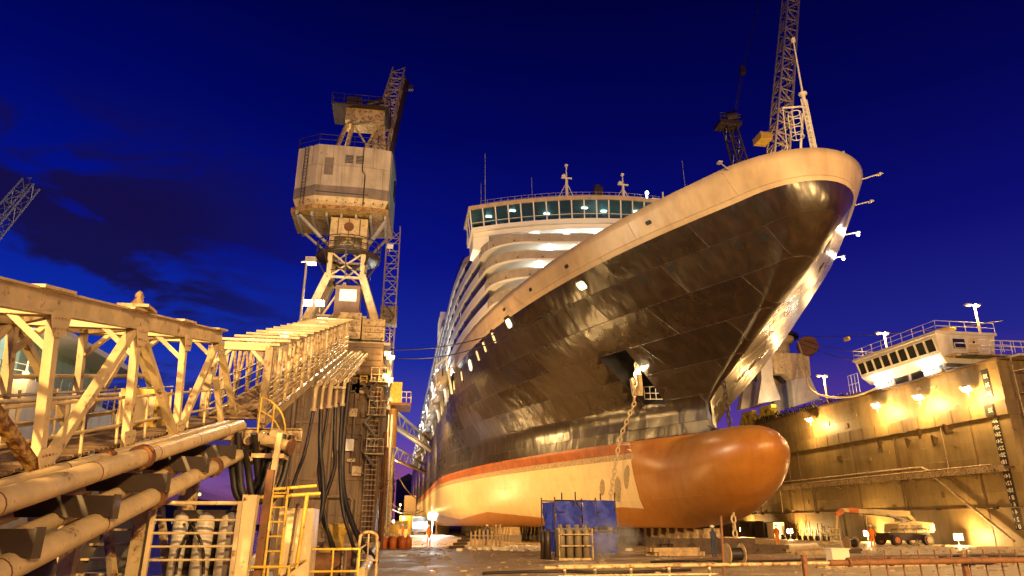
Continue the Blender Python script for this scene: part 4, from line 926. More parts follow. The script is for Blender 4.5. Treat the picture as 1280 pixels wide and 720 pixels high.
# tank cage on its landing
t = thing('tank_cage', 'cream railed cage holding tall white tanks beneath the pipes', 'cage', (-4.3, 16, .3))
X0, X1, Y0 = -5.0, -3.3, 16.0
m = MB(); m.bb((X0-.1, 15.9, .6), (X1+.1, 18.2, .85)); m.build('landing', cream2, t)
m = MB()
for x in (X0, X1): m.beam((x, Y0, .85), (x, Y0, 2.36), .09)
for z in (2.32, 1.98, 1.72, 1.46, 1.2): m.cyl((X0, Y0, z), (X1, Y0, z), .028 if z < 2.2 else .045, n=6)
for x in (X0, X1):
    for z in (2.32, 1.72, 1.2): m.cyl((x, Y0, z), (x, 18, z), .028, n=6)
m.build('guard_rail', cream, t)
for i, (x, w_) in enumerate(((-4.75, .16), (-4.25, .2), (-3.72, .23))):
    m = MB(); m.lathe((x+.12, 16.7, .85), [(0, 0), (w_, 0), (w_, 1.05), (w_*.85, 1.2), (w_*.3, 1.28), (0, 1.3)], 14); m.build('tank', white, t)
m = MB(); m.tube([(-4.5, 16.4, .9), (-4.5, 16.35, 1.4), (-4.3, 16.35, 1.8), (-4.2, 16.4, 2.1)], .03, 6, smooth=2); m.tube([(-3.95, 16.4, .9), (-4.0, 16.3, 1.5), (-4.4, 16.3, 2.0)], .03, 6, smooth=2); m.build('hose', rubber, t)
MB().bb((X0+.05, 17.2, .86), (X1-.05, 17.35, 2.2)).build('back_panel', darkst, t)
# column, rusted post, yellow ladder, brackets by the hoses
for nm, p, q, w_, mt, lab, cat in (('steel_column', (-3.25, 16.3, -2), (-3.15, 16.3, 2.5), .3, cream, 'thick cream column at the right edge of the tank cage', 'column'),
                              ('rusty_post', (-3.05, 17.2, -2), (-2.95, 17.2, 3.1), .16, rustm, 'rust red post between the cream column and yellow ladder', 'post'),
                              ('slanting_strut', (-3.4, 18.6, -1), (-3.35, 20.3, 4.3), .14, cream, 'slanting cream strut rising to the hanging hoses', 'strut'),
                              ('slim_post', (-2.62, 19.0, 0), (-2.5, 19.0, 2.4), .1, cream2, 'slim cream post beside the yellow ladder', 'post')):
    tag(MB().beam(p, q, w_, w_).build(nm, mt, loc=p), lab, cat)
t = thing('yellow_ladder', 'yellow tubular ladder and gate standing below the hoses', 'ladder', (-2.7, 18, 0))
m = MB()
for x in (-3.0, -2.65): m.cyl((x, 18, 0), (x, 18, 2.75), .035, n=7)
for k in range(8): m.cyl((-3.0, 18, .3+k*.33), (-2.65, 18, .3+k*.33), .025, n=6)
m.build('ladder_frame', yellow, t)
m = MB(); m.cyl((-3.4, 18, 2.5), (-1.9, 18.3, 2.62), .045, n=7); m.cyl((-3.0, 18, 2.7), (-2.0, 18.2, 2.8), .04, n=7); m.cyl((-2.2, 18.2, 2.6), (-2.3, 18.2, .9), .05, n=7); m.build('crossbar', yellow, t)
# pale storage box behind it
tag(MB().bb((-3.1, 20, 0), (-2.2, 21.4, 2.3)).build('storage_cabinet', cream, loc=(-2.6, 20.7, 0)), 'plain cream cabinet behind the yellow ladder', 'cabinet')
# railings in front of the wing wall foot
for i, (x0, x1, y, z0, hh) in enumerate(((-2.35, -.95, 20.5, 0, 1.25), (-3.2, -2.3, 17.0, 0, 1.0))):
    t = MB(); t.cyl((x0, y, z0), (x0, y, z0+hh), .035, n=6); t.cyl((x1, y, z0), (x1, y, z0+hh), .035, n=6); t.cyl(((x0+x1)/2, y, z0), ((x0+x1)/2, y, z0+hh), .03, n=6)
    for h_ in (.55, 1): t.cyl((x0, y, z0+hh*h_), (x1, y, z0+hh*h_), .035, n=6)
    t.cyl((x1, y, z0+hh), (x1, y+4, z0+hh), .03, n=6); tag(t.build('guard_rail', yellow, loc=(x0, y, z0)), ['yellow tube guard rail in front of the wing wall foot', 'short yellow guard rail at the foot of the ladder'][i], 'railing')
t = MB(); t.tube([(-1.15, 24, 0), (-1.15, 24, 1.5), (-1.0, 24, 1.65), (-.7, 24, 1.65), (-.55, 24, 1.5), (-.55, 24, 0)], .05, 8, smooth=1); t.cyl((-.85, 24, 0), (-.85, 24, 1.6), .03, n=6); t.cyl((-1.15, 24, .8), (-.55, 24, .8), .03, n=6)
tag(t.build('hoop_barrier', cream2, loc=(-.85, 24, 0)), 'rounded hoop barrier at the edge of the dock floor', 'barrier')
# winch, drums and clutter by the wall foot
t = thing('winch', 'ochre capstan winch among the clutter before the wing wall', 'winch', (-3.2, 40, 0))
MB().lathe((-3.2, 40, 0), [(1.0, 0), (1.0, .4), (.55, .7), (.5, 1.3), (.85, 1.7), (.85, 1.9), (0, 1.95)], 18).build('drum', yellow, t); MB().bb((-4.6, 39.4, 0), (-2, 40.9, .5)).build('base', rustm, t)
t = thing('winch', 'rust brown low winch drum in front of the ochre capstan', 'winch', (-2.4, 26, 0))
MB().cyl((-3.0, 26, .55), (-1.7, 26, .55), .42, n=16).build('drum', rustm, t); MB().cyl((-3.05, 26, .55), (-2.95, 26, .55), .6, n=16).build('drum_flange', cream2, t); MB().cyl((-1.75, 26, .55), (-1.65, 26, .55), .6, n=16).build('drum_flange', cream2, t); MB().bb((-3.2, 25.6, 0), (-1.5, 26.5, .18)).build('base', rustm, t)
tag(MB().tube([(-1.1, 26, .25), (-1.15, 34, .3), (-1.2, 46, .35), (-1.25, 54, .5)], .22, 12).build('edge_pipe', pipep, loc=(-1.1, 26, .25)), 'long pale pipe lying along the left edge of the dock floor', 'pipe')
random.seed(11)
names = [('oil_drum', 'drum'), ('valve_box', 'box'), ('bollard', 'bollard'), ('crate', 'crate')]
cl = [(-2.0, 30, 'oil_drum'), (-3.4, 32, 'valve_box'), (-1.9, 36, 'bollard'), (-2.6, 45, 'crate'), (-4.4, 46, 'oil_drum'), (-1.9, 50, 'valve_box'), (-5.2, 34, 'crate'), (-3.9, 29, 'bollard'), (-5.5, 50, 'oil_drum')]
lb = ['rusty drum nearest the rounded hoop barrier', 'flat valve box behind the low winch', 'squat bollard beside the long edge pipe', 'wooden crate close to the wing wall foot', 'rusty drum next to the crate at the wall foot', 'valve box at the corner of the wing wall', 'crate furthest left on the dock edge', 'bollard left of the low winch drum', 'rusty drum against the wing wall end']
for (x, y, nm), l_ in zip(cl, lb):
    m = MB()
    if nm == 'oil_drum': m.lathe((x, y, 0), [(0, 0), (.3, 0), (.3, .28), (.32, .3), (.3, .32), (.3, .58), (.32, .6), (.3, .62), (.3, .88), (0, .88)], 16); mt = rustm
    elif nm == 'valve_box': m.bb((x-.5, y-.4, 0), (x+.5, y+.4, .7)); m.cyl((x, y, .7), (x, y, 1.0), .05); m.lathe((x, y, 1.0), [(.2, -.03), (.24, 0), (.2, .03)], 12); mt = cream2
    elif nm == 'bollard': m.lathe((x, y, 0), [(.4, 0), (.25, .1), (.22, .5), (.36, .6), (.36, .7), (0, .75)], 14); mt = darkst
    else:
        for k in range(5): m.bb((x-.6, y-.5, .02+k*.16), (x+.6, y-.46, .14+k*.16)); m.bb((x-.6, y+.46, .02+k*.16), (x+.6, y+.5, .14+k*.16)); m.bb((x-.6, y-.46, .02+k*.16), (x-.56, y+.46, .14+k*.16)); m.bb((x+.56, y-.46, .02+k*.16), (x+.6, y+.46, .14+k*.16))
        m.bb((x-.55, y-.45, 0), (x+.55, y+.45, .1)); mt = timber
    tag(m.build(nm, mt, loc=(x, y, 0)), l_, dict(names)[nm])

# ------------------------------------------------------------------ far gangway, climbing to the wing top
fx0, fx1 = -4.45, -6.25
fy0, fy1 = 23.2, 53.0
def fz(y): return 4.95+(14.5-4.95)*(y-fy0)/(fy1-fy0)
h = thing('steel_gangway', 'long narrow cream truss gangway climbing to the foot of the tower crane', 'gangway', (-5.3, fy0, 5), 'truss gangways on the left')
def F(x, y, u=0): return Vector((x+(-.35 if x < -5 else 0)*(y-fy0)/30, y, fz(y)+u))
for x in (fx0, fx1):
    MB().beam(F(x, fy0), F(x, fy1), .16, .3).build('bottom_chord', cream2, h); MB().beam(F(x, fy0, 2.5), F(x, fy1, 2.5), .11, .14).build('top_chord', cream2, h)
nb = 15
for k in range(nb+1):
    y = fy0+(fy1-fy0)*k/nb
    for x in (fx0, fx1): MB().beam(F(x, y), F(x, y, 2.5), .11 if k else .24, .11 if k else .24).build('post', cream2, h)
    m = MB(); m.beam(F(fx0+.3, y, 2.62), F(fx1-.3, y, 2.62), .08, .09); m.build('cross_beam', cream, h)
    if k < nb:
        y2 = fy0+(fy1-fy0)*(k+1)/nb; ym = (y+y2)/2
        for x in (fx0, fx1):
            m = MB(); m.beam(F(x, y, .1), F(x, ym, 2.4), .08); m.beam(F(x, ym, 2.4), F(x, y2, .1), .08); m.build('diagonal', cream2, h)
m = MB()
for k in range(int((fy1-fy0)/.32)):
    y = fy0+k*.32; m.beam(F(fx0-.1, y, .16), F(fx1+.1, y, .16), .22, .05)
m.build('plank_deck', planks, h)
m = MB()
for x in (fx0+.08, fx0-.15, fx1+.15):
    for u in (.6, .95, 1.3): m.tube([F(x, fy0, u), F(x, fy1, u)], .028, 5)
m.build('handrail', cream, h)
m = MB(); 
for s_, x in ((-1, fx0), (1, fx1)): m.beam(F(x, fy0, 1.8), F(x+s_*.6, fy0, 2.45), .1)
m.beam(F(fx0, fy0, 2.5), F(fx1, fy0, 2.5), .2, .22); m.build('portal_frame', cream, h)
for k, y in enumerate((24.5, 31, 38, 45, 50)):
    p = F(-5.3, y, 2.45); MB().box(p, (.3, .3, .1)).build('gangway_lamp', coolE if k else sodE, h); light('gangway_light', p-Vector((0, 0, .2)), 120, WARM, radius=.12, parent=h)
# pipes along its right side ending in elbows
for i in range(5):
    x = -4.05+.27*i; r_ = (.1, .07, .12, .07, .09)[i]; y0 = 33+.6*i; u = -.05-.03*i
    t = thing('climbing_pipe', 'x', 'pipe', (x, y0, fz(y0)), 'pipes climbing beside the far gangway')
    t['label'] = ['cream pipe hugging the far gangway, innermost of the bundle', 'thin pipe second from the far gangway in the climbing bundle', 'thickest pipe in the middle of the climbing bundle', 'thin pipe second from the outside of the climbing bundle', 'outermost pipe of the bundle climbing to the wing top'][i]
    pts = [(x, 54.5, fz(54.5)+u)]+[(x, y0+.5, fz(y0+.5)+u), (x, y0, fz(y0)+u-.15), (x, y0-.15, fz(y0)+u-.6), (x, y0-.15, fz(y0)+u-1.1)]
    MB().tube(pts, r_, 10).build('pipe', pipep, t)
    for k in range(8):
        y = y0+1.2+k*2.6
        if y < 54: MB().cyl((x, y, fz(y)+u), (x, y+.14, fz(y+.14)+u), r_*1.5, n=12).build('flange', cream, t)
    MB().cyl((x, y0-.15, fz(y0)+u-1.2), (x, y0-.15, fz(y0)+u-1.05), r_*1.5, n=12).build('flange', cream, t)
for k in range(7):
    y = 34.5+k*3; t = MB(); t.beam((-4.45, y, fz(y)-.25), (-2.8, y, fz(y)-.3), .1, .12); o_ = t.build('pipe_bracket', cream2, h)
# hoses
def hose(pts, r_, lab, sm=3, mat=rubber):
    return tag(MB().tube(pts, r_, 9, smooth=sm).build('hose', mat, loc=pts[-1]), lab, 'hose', 'black hoses')
hl = ['innermost', 'second', 'middle', 'fourth', 'outermost']
for i in range(5):
    x = -4.05+.27*i; y0 = 33+.6*i-.15; z0 = fz(y0)-1.2
    q1, q2, q3 = ((-.5, -.9, -.8), (.3, .5, -.2), (-.3, .2, .5), (.25, -.4, .3), (.1, .35, .9))[i]; hose([(x, y0, z0), (x+q1*.4, y0, z0-2), (x+q1, y0+.3, z0*.6), (x+q2, y0+.4, z0*.33), (x+q3, y0+.5, 1.2), (x+q3+.3, y0+1.5, .15), (x+q3+.7, y0+4, .1)], (.08, .11, .07, .1, .09)[i], 'black hose hanging from the pipe elbows down to the floor, %s of five' % hl[i])
hose([(-2.85, 37, 9), (-2.95, 37, 6), (-2.8, 36.8, 3.5), (-1.9, 36, 1.4), (-1.1, 35.5, .5), (-.8, 35, .2)], .14, 'thick black hose sweeping out furthest to the right at the bottom')
for i, (x, dy) in enumerate(((-4.55, 0), (-4.35, .25), (-4.15, .5), (-4.75, .1))):
    zt_ = zt(20.9)-HT-.1; hose([(x, 20.6+dy*.4, zt_-.5*(i % 2)), (x+.1, 20.9+dy, zt_-1.0), (x+.25, 21.0+dy, zt_-1.75), (x+.55, 21.2+dy, zt_-1.9), (x+.8, 21.4+dy, zt_-1.1), (x+.85, 21.6+dy, zt_+.1)], .1, 'black hose looping in a U from the near pipe ends, %s of four' % ['leftmost', 'second', 'third', 'rightmost'][[1, 2, 3, 0][i]])
# valve manifold at the joint
t = thing('valve_manifold', 'cluster of cream elbows and valves at the joint of the two gangways', 'valve', (-4, 22, 4.2))
m = MB(); z_ = 4.1
for i, x in enumerate((-4.75, -4.4, -4.05, -3.7)):
    m.tube([(x, 21.3, z_+.1*i), (x, 21.9, z_+.1*i+.15), (x+.25, 22.3, z_+.1*i), (x+.25, 22.4, z_-.5)], .13, 10, smooth=2)
m.cyl((-4.0, 21.4, 4.25), (-3.2, 21.2, 4.05), .17, n=14); m.build('elbow', pipep, t)
m = MB(); [MB().cyl((x, 21.5, z_+.05), (x, 21.62, z_+.08), .2, n=16).build('flange', rustm, t) for x in (-4.75, -4.4, -4.05)]; MB().cyl((-3.2, 21.22, 4.05), (-3.12, 21.2, 4.03), .24, n=16).build('flange', rustm, t)
MB().bb((-4.2, 21.0, 3.7), (-3.3, 22.2, 3.82)).build('shelf', pipep, t)
# curved guard rail of the landing
t = MB(); t.tube([(-4.3, 22.0, 5.6), (-4.0, 22.0, 5.5), (-3.6, 22.2, 5.1), (-3.5, 22.4, 4.3)], .03, 6, smooth=2); t.tube([(-4.3, 22.0, 5.2), (-3.9, 22.1, 5.0), (-3.6, 22.2, 4.5)], .03, 6, smooth=2); t.cyl((-4.3, 22, 5.6), (-4.3, 22, 4.3), .035, n=6); t.cyl((-3.9, 22.05, 5.4), (-3.9, 22.05, 4.3), .03, n=6)
tag(t.build('landing_rail', yellow, loc=(-4.3, 22, 4.3)), 'curved thin guard rail at the start of the far gangway', 'railing')
t = MB(); t.ibeam((-7.8, 23.6, 4.65), (-3.2, 23.6, 4.65), .3, .4); t.beam((-4.0, 23.8, -2), (-4.0, 23.8, 4.5), .3); t.beam((-6.6, 23.8, -2), (-6.6, 23.8, 4.5), .3); t.beam((-6.6, 23.8, 0), (-4, 23.8, 4), .14)
tag(t.build('support_trestle', cream2, loc=(-5.3, 23.8, -2)), 'steel trestle carrying the joint between the two gangways', 'trestle')

# ------------------------------------------------------------------ right wing wall
rw = thing('dock_wing_wall', 'long ochre dock wing wall on the right with ledge, walkway and draught scale', 'dock wall', (57, 55, 0))
XW = 53.6
MB().bb((XW, 53.5, 0), (62, 330, 11.2)).build('wall_body', wallm, rw)
MB().bb((XW+.25, 53.8, 12.5), (62, 330, 16.2)).build('upper_wall', wallm, rw)
MB().bb((XW-.22, 53.4, 11.2), (62, 330, 12.5)).build('ledge_box', wallm, rw)
for k in range(60): 
    y = 55.2+k*2.3
    MB().bb((XW-.25, y, 11.2), (XW-.221, y+.1, 12.5)).build('ledge_rib', walldk, rw)
MB().bb((XW-.05, 53.4, 16.2), (62, 330, 16.4)).build('deck_edge', walldk, rw)
MB().bb((XW-1.15, 54.2, 6.55), (XW-.003, 330, 6.75)).build('walkway', walldk, rw)
MB().bb((XW-1.2, 54.2, 6.3), (XW-1.1, 330, 6.85)).build('walkway_edge', cream2, rw)
m = MB()
for k in range(60): y = 56+k*2.6; m.beam((XW-1.0, y, 6.5), (XW, y, 5.9), .08)
m.build('walkway_bracket', walldk, rw)
MB().tube([(XW-.35, 330, 7.3), (XW-.35, 66, 7.45), (XW-.35, 64.5, 7.3), (XW-.4, 63.2, 6.2), (XW-.4, 56.2, .9), (XW-.4, 55.6, .5)], .13, 10, smooth=1).build('wall_pipe', cream2, rw)
MB().tube([(XW-.6, 330, 6.98), (XW-.6, 56, 6.98)], .09, 8).build('wall_pipe', cream2, rw)
MB().tube([(XW-.12, 330, 3.3), (XW-.12, 54.2, 3.3)], .07, 6).build('wall_pipe', walldk, rw)
for k in range(9): y = 57+k*7; MB().box((XW-.15, y, 3.3), (.28, .5, .22)).build('pipe_clamp', darkst, rw)
for y, z in ((62.4, 10.1), (66.2, 10.3), (60.6, 11.0), (70.6, 10.6), (64.2, 11.0)):
    MB().prism([(XW, y, z), (XW-.5, y+.1, z+.3), (XW, y+.6, z-.7)], (0, .25, 0)).build('lug', walldk, rw)
for y in (94, 96.5): MB().cyl((XW-.15, y, 7), (XW-.15, y, 11.2), .14, n=8).build('wall_pipe', walldk, rw)
m = MB()
for y in (58, 76, 88): m.bb((XW-.04, y, 0), (XW+.1, y+.1, 11.2))
m.build('weld_seam', walldk, rw)
random.seed(77)
for k in range(16):
    y = 57.5+k*4.6+random.uniform(-1, 1); z0 = random.choice([0, 3.4, 7.1]); z1 = z0+random.uniform(2.5, 4.2)
    MB().cyl((XW-.1, y, z0), (XW-.1, y, min(z1, 11.1)), random.uniform(.03, .07), n=6).build('downpipe', random.choice([walldk, rustm, cream2]), rw)
for y in (68.5, 91):
    m = MB()
    for dy in (-.2, .2): m.beam((XW-.12, y+dy, .2), (XW-.12, y+dy, 11), .05)
    for k in range(36): m.beam((XW-.12, y-.2, .4+k*.3), (XW-.12, y+.2, .4+k*.3), .03)
    m.build('ladder', walldk, rw)
for k in range(26):
    y = random.uniform(56, 105); z = random.choice([random.uniform(.5, 5.5), random.uniform(7.8, 10.8), random.uniform(12.9, 15.8)]); MB().box((XW-.04 if z < 12 else XW+.21, y, z), (.1, random.uniform(.2, .9), random.uniform(.15, .6))).build('patch_plate', random.choice([walldk, wallm, cream2]), rw)
# hoses and cables heaped on the deck edge
m = MB(); random.seed(3)
for k in range(46): y = 74+k*.55; m.tube([(XW+.3, y, 16.4), (XW+.1, y+.1, 16.4+random.uniform(.3, .9)), (XW+.5, y+.3, 16.4+random.uniform(.4, 1.1)), (XW+.9, y+.2, 16.4)], .07, 5, smooth=1)
tag(m.build('hose_heap', rubber, loc=(XW, 80, 16.4)), 'heap of dark coiled hoses along the top edge of the right wall', 'hoses')
tag(MB().tube([(59.6, 93.6, 28.4), (58, 90, 23.4), (55.5, 86.5, 19.8), (XW-.6, 80, 17.4), (XW-.6, 75, 16.3), (XW-.4, 71, 16.3), (XW, 68.5, 16.9)], .12, 8, smooth=3).build('supply_cable', cream, loc=(XW, 80, 17)), 'thick pale cable drooping from the harbour crane to the right wall', 'cable')
# draught scale with mirrored figures
sc = MB().bb((XW-.03, 54.72, 1.4), (XW-.003, 55.55, 11.0)).build('draught_scale', M('scale_black', (.012,.011,.01), .6), rw)
sc2 = MB().bb((XW-.28, 54.72, 11.3), (XW-.251, 55.75, 12.3)).build('draught_scale', bpy.data.materials['scale_black'], rw)
sc3 = MB().bb((XW+.2, 54.95, 13.0), (XW+.247, 55.7, 15.6)).build('draught_scale', bpy.data.materials['scale_black'], rw)
scw = M('scale_white', (.75, .7, .55), .6, var=.2)
def text_mesh(txt, size, loc, mat, parent, name, mirror=True, facing='-X'):
    c = bpy.data.curves.new('t', 'FONT'); c.body = txt; c.size = size; c.align_x = 'CENTER'; c.extrude = .006; c.offset = .008
    o = bpy.data.objects.new('t', c); COL.objects.link(o); bpy.context.view_layer.update()
    me = bpy.data.meshes.new_from_object(o.evaluated_get(bpy.context.evaluated_depsgraph_get())); bpy.data.objects.remove(o)
    base = Vector((0,0,0)); p = parent
    while p is not None: base += Vector(p.location); p = p.parent
    s_ = 1 if mirror else -1
    for v in me.vertices: x, y, z = v.co; v.co = Vector((loc[0]-z, loc[1]+s_*x, loc[2]+y))-base
    me.materials.clear(); me.materials.append(mat); o = bpy.data.objects.new(name, me); COL.objects.link(o); o.parent = parent; return o
for k in range(16):
    z = 1.5+k*.61
    par = sc; xx = XW-.038
    text_mesh(str(2*k), .52, (xx, 55.08, z), scw, par, 'figure')
    MB().bb((xx-.004, 55.42, z+.03), (xx+.006, 55.47, z+.28)).build('tick_mark', scw, par)
text_mesh('32', .5, (XW-.29, 55.1, 11.6), scw, sc2, 'figure')
for n_, z in (('34', 13.2), ('36', 14.0), ('38', 14.8)): text_mesh(n_, .52, (XW+.19, 55.3, z), scw, sc3, 'figure')
# floodlights on the right wall
nmz = ['nearest the draught scale', 'second from the draught scale', 'third from the draught scale', 'furthest along, near the harbour crane']
for i, (y, z) in enumerate(((56.7, 14.0), (63.0, 14.3), (69.6, 14.5), (82.8, 14.8))):
    floodlight((52.75, y, z), (44, y-4, 0), 2600, 'sodium floodlight high on the right wing wall, '+nmz[i], size=.8, kind='POINT', radius=.25, group='floodlights high on the right wall', off=.9)
    MB().beam((XW+.3, y, z+.1), (52.9, y, z+.05), .07).build('lamp_arm', cream2, rw)
for i, (y, z, lb_) in enumerate(((60.7, .75, 'low sodium floodlight on the floor beside the rolled hose'), (73.9, .9, 'low sodium floodlight on the floor behind the boom lift'), (90, 1.0, 'low sodium floodlight against the wall left of the boom lift'), (103.5, 1.1, 'low sodium floodlight beside the dark cabinets by the bulb'))):
    floodlight((52.2, y, z), (45, y-14, .8), 2300, lb_, size=.65, kind='POINT', radius=.2, group='low floodlights at the right wall', off=.45)
# pair lamp posts
def mast_lamp(loc, hgt, lab, pw=2500):
    t = thing('lamp_post', lab, 'lamp post', loc, 'twin headed lamp posts'); x, y, z = loc
    MB().cyl((x, y, z), (x, y, z+hgt), .13, .1, 8).cyl((x-.8, y-.2, z+hgt), (x+.3, y, z+hgt+.05), .06, n=6).build('pole', cream, t)
    for dx in (-.9, .15): MB().box((x+dx, y-.2, z+hgt+.05), (.55, .4, .16)).build('lamp_head', galv, t); MB().sphere((x+dx, y-.2, z+hgt-.06), .17, (1.4, 1, .6)).build('lens', sodE, t)
    light('post_light', (x-.4, y-.3, z+hgt-.4), pw, SOD, radius=.2, parent=t)
mast_lamp((57.6, 58.6, 20.2), 2.9, 'twin lamp post on the near end of the control house roof'); mast_lamp((54.4, 68.3, 20.2), 2.4, 'twin lamp post on the far part of the control house roof'); mast_lamp((55, 81.7, 16.4), 4.0, 'twin lamp post standing between crane and control house')
# control house
ch = thing('control_house', 'white dock control house with slanting windows on top of the right wing', 'building', (56, 64, 16.4))
A = (52.6, 71.2); B = (52.6, 58.6); XB = 59.0
m = MB(); P = [(A[0]+.5, A[1]), (B[0]+.5, B[1]+.3), (XB, B[1]+.3), (XB, A[1])]
vs = [(x, y, 17.15) for x, y in ((53.6, 71.0), (53.6, 59.3), (XB, 59.3), (XB, 71.0))]+[(x, y, 18.0) for x, y in ((52.75, 71.2), (52.75, 58.9), (XB, 58.9), (XB, 71.2))]
m.add(vs, [(3,2,1,0),(0,1,5,4),(1,2,6,5),(2,3,7,6),(3,0,4,7)]); m.build('base_wall', white, ch)
m = MB(); vs = [(x, y, 18.0) for x, y in ((52.75, 71.2), (52.75, 58.9), (XB, 58.9), (XB, 71.2))]+[(x, y, 19.9) for x, y in ((52.35, 71.4), (52.35, 58.5), (XB, 58.5), (XB, 71.4))]
m.add(vs, [(0,1,5,4),(1,2,6,5),(2,3,7,6),(3,0,4,7)]); m.build('wall', white, ch)
MB().bb((52.2, 58.3, 19.9), (XB+.15, 71.6, 20.2)).build('roof', white, ch)
for k in range(9):
    y0 = 59.1+k*1.35; y1 = y0+1.16
    q = lambda y, z: (52.75-.4*(z-18)/1.9-.02, y, z)
    m = MB(); m.add([q(y0, 18.3), q(y1, 18.3), q(y1, 19.6), q(y0, 19.6)], [(0,1,2,3)]); w_ = m.build('window', glassd, ch)
    m = MB(); [m.beam(Vector(a_)+Vector((-.02,0,0)), Vector(b_)+Vector((-.02,0,0)), .07) for a_, b_ in ((q(y0, 18.3), q(y1, 18.3)), (q(y1, 18.3), q(y1, 19.6)), (q(y1, 19.6), q(y0, 19.6)), (q(y0, 19.6), q(y0, 18.3)))]; m.build('frame', white, w_)
MB().bb((54.2, 58.55, 18.5), (55.5, 58.62, 19.5)).build('side_window', glassd, ch)
d_ = MB().bb((56.0, 58.56, 17.9), (57.0, 58.64, 19.7)).build('door', cream, ch); MB().cyl((56.5, 58.5, 19.2), (56.5, 58.57, 19.2), .14, n=12).build('porthole', glassd, d_)
MB().bb((53.2, 57.4, 17.6), (59.6, 58.9, 17.75)).build('balcony', cream2, ch)
m = MB()
def railing(m, P, hgt=1.05, sp=1.5, r_=.03, lv=(.5, 1)):
    for a_, b_ in zip(P, P[1:]):
        a_, b_ = Vector(a_), Vector(b_); nn = max(1, round((b_-a_).length/sp))
        for k in range(nn+1): p = a_.lerp(b_, k/nn); m.cyl(p, p+Vector((0,0,hgt)), r_, n=5)
        for l_ in lv: m.cyl(a_+Vector((0,0,hgt*l_)), b_+Vector((0,0,hgt*l_)), r_, n=5)
railing(m, [(59.1, 58.4, 20.2), (52.4, 58.4, 20.2), (52.4, 71.5, 20.2), (59.1, 71.5, 20.2)], 1.05, 1.7); m.build('roof_railing', white, ch)
m = MB(); railing(m, [(53.3, 57.5, 17.75), (59.6, 57.5, 17.75)], 1.0, 1.2); railing(m, [(52.4, 71.4, 16.4), (52.4, 73.2, 16.4)], 2.2, .7); m.build('balcony_railing', white, ch)
MB().lathe((55.2, 60.2, 20.2), [(.1, 0), (.1, .5), (.9, .6), (.9, .75), (0, .95)], 12).build('life_raft', yellow, ch)
for k in range(5): y = 60+k*2.5; MB().beam((53.9, y, 16.4), (53.9, y, 17.2), .2).build('stilt', white, ch)
for y, ww in ((61.2, 2.0), (68.6, 2.4)):
    MB().box((53.3, y, 17.0), (.25, ww, .12)).build('striplight', coolE, ch); light('strip_light', (53.0, y, 16.9), 260, (.8, .95, 1), radius=.3, parent=ch)
    m = MB(); [m.box((53.5, y-ww/2+j*ww/4, 16.6), (.3, .2, .4)) for j in range(5)]; m.build('deck_box', white, ch)
# slanted stair tower at the near end
st = thing('stair_tower', 'tangle of scaffold stairs and rails at the near end of the right wing', 'stairs', (58, 52, 0))
m = MB()
for x in (54.6, 56.4, 58.4, 60.4):
    for y in (51.4, 53.0): m.cyl((x, y, -1), (x, y, 16.5), .06, n=6)
for z in range(1, 17, 2):
    m.cyl((54.6, 51.4, z), (60.4, 51.4, z), .05, n=5); m.cyl((54.6, 53.0, z), (60.4, 53.0, z), .05, n=5); m.cyl((54.6, 51.4, z), (54.6, 53, z), .05, n=5)
m.build('scaffold', cream2, st)
for k in range(8):
    m = MB(); z = k*2; a_, b_ = (55.2, 59.8) if k % 2 else (59.8, 55.2); m.beam((a_, 52.1, z), (b_, 52.1, z+2), .9, .08); m.beam((a_, 51.6, z+1), (b_, 51.6, z+3), .05); m.build('stair_flight', rustm, st)
m = MB(); railing(m, [(55.4, 56.6, 17.8), (58.6, 52.2, 16.6)], 1.1, .8); railing(m, [(56.0, 56.0, 17.6), (60.5, 52.2, 16.5)], 1.1, .9); m.bb((54.8, 52.2, 16.3), (61, 57, 16.5)); m.build('landing', white, st)
floodlight((56.8, 51.2, 15.6), (50, 40, 2), 7000, 'sodium lamp glowing at the top of the scaffold stairs', size=.5, group=None)

# ------------------------------------------------------------------ harbour crane on the right wing
hc = thing('harbour_crane', 'harbour crane on pale portal legs whose long lattice jib rises behind the bow', 'crane', (57.5, 92, 16.4))
def leg_poly(P, y, th=1.3): m = MB(); m.prism([(x, y, z) for x, z in P], (0, th, 0)); return m
L1 = [(53.75, 26.2), (55.8, 26.2), (55.5, 22.8), (56.3, 19.6), (52.5, 18.9), (53.6, 22.7)]
L2 = [(58.4, 22.7), (58.3, 18.6), (62.8, 20.0), (61.6, 23.4)]
for y in (95, 100.5):
    leg_poly(L1, y, 1.4).build('portal_leg', white, hc); leg_poly(L2, y, 1.4).build('portal_leg', white, hc)
    leg_poly([(53.72, 26.9), (62.0, 26.9), (61.8, 23.45), (58.4, 22.75), (57.5, 23.6), (55.9, 23.6), (55.52, 26.2), (53.72, 26.21)], y-.03, 1.34).build('portal_girder', cream, hc)
for x in (54.4, 60.4): MB().bb((x, 96.4, 24.2), (x+1.4, 100.5, 26.4)).build('side_girder', cream2, hc)
MB().lathe((57.9, 98, 26.9), [(2.4, 0), (2.4, 2.0), (3.0, 2.1), (3.3, 2.6), (3.3, 2.9), (0, 2.9)], 20).build('slewing_column', M('slewing_cream', (.5, .42, .28), .6, streak=.5), hc)
MB().lathe((57.9, 98, 29.8), [(4.0, .0), (4.0, .4), (0, .45)], 20).build('slewing_ring', darkst, hc)
bogm = M('bogie_yellow', (.62, .5, .07), .5, scale=3)
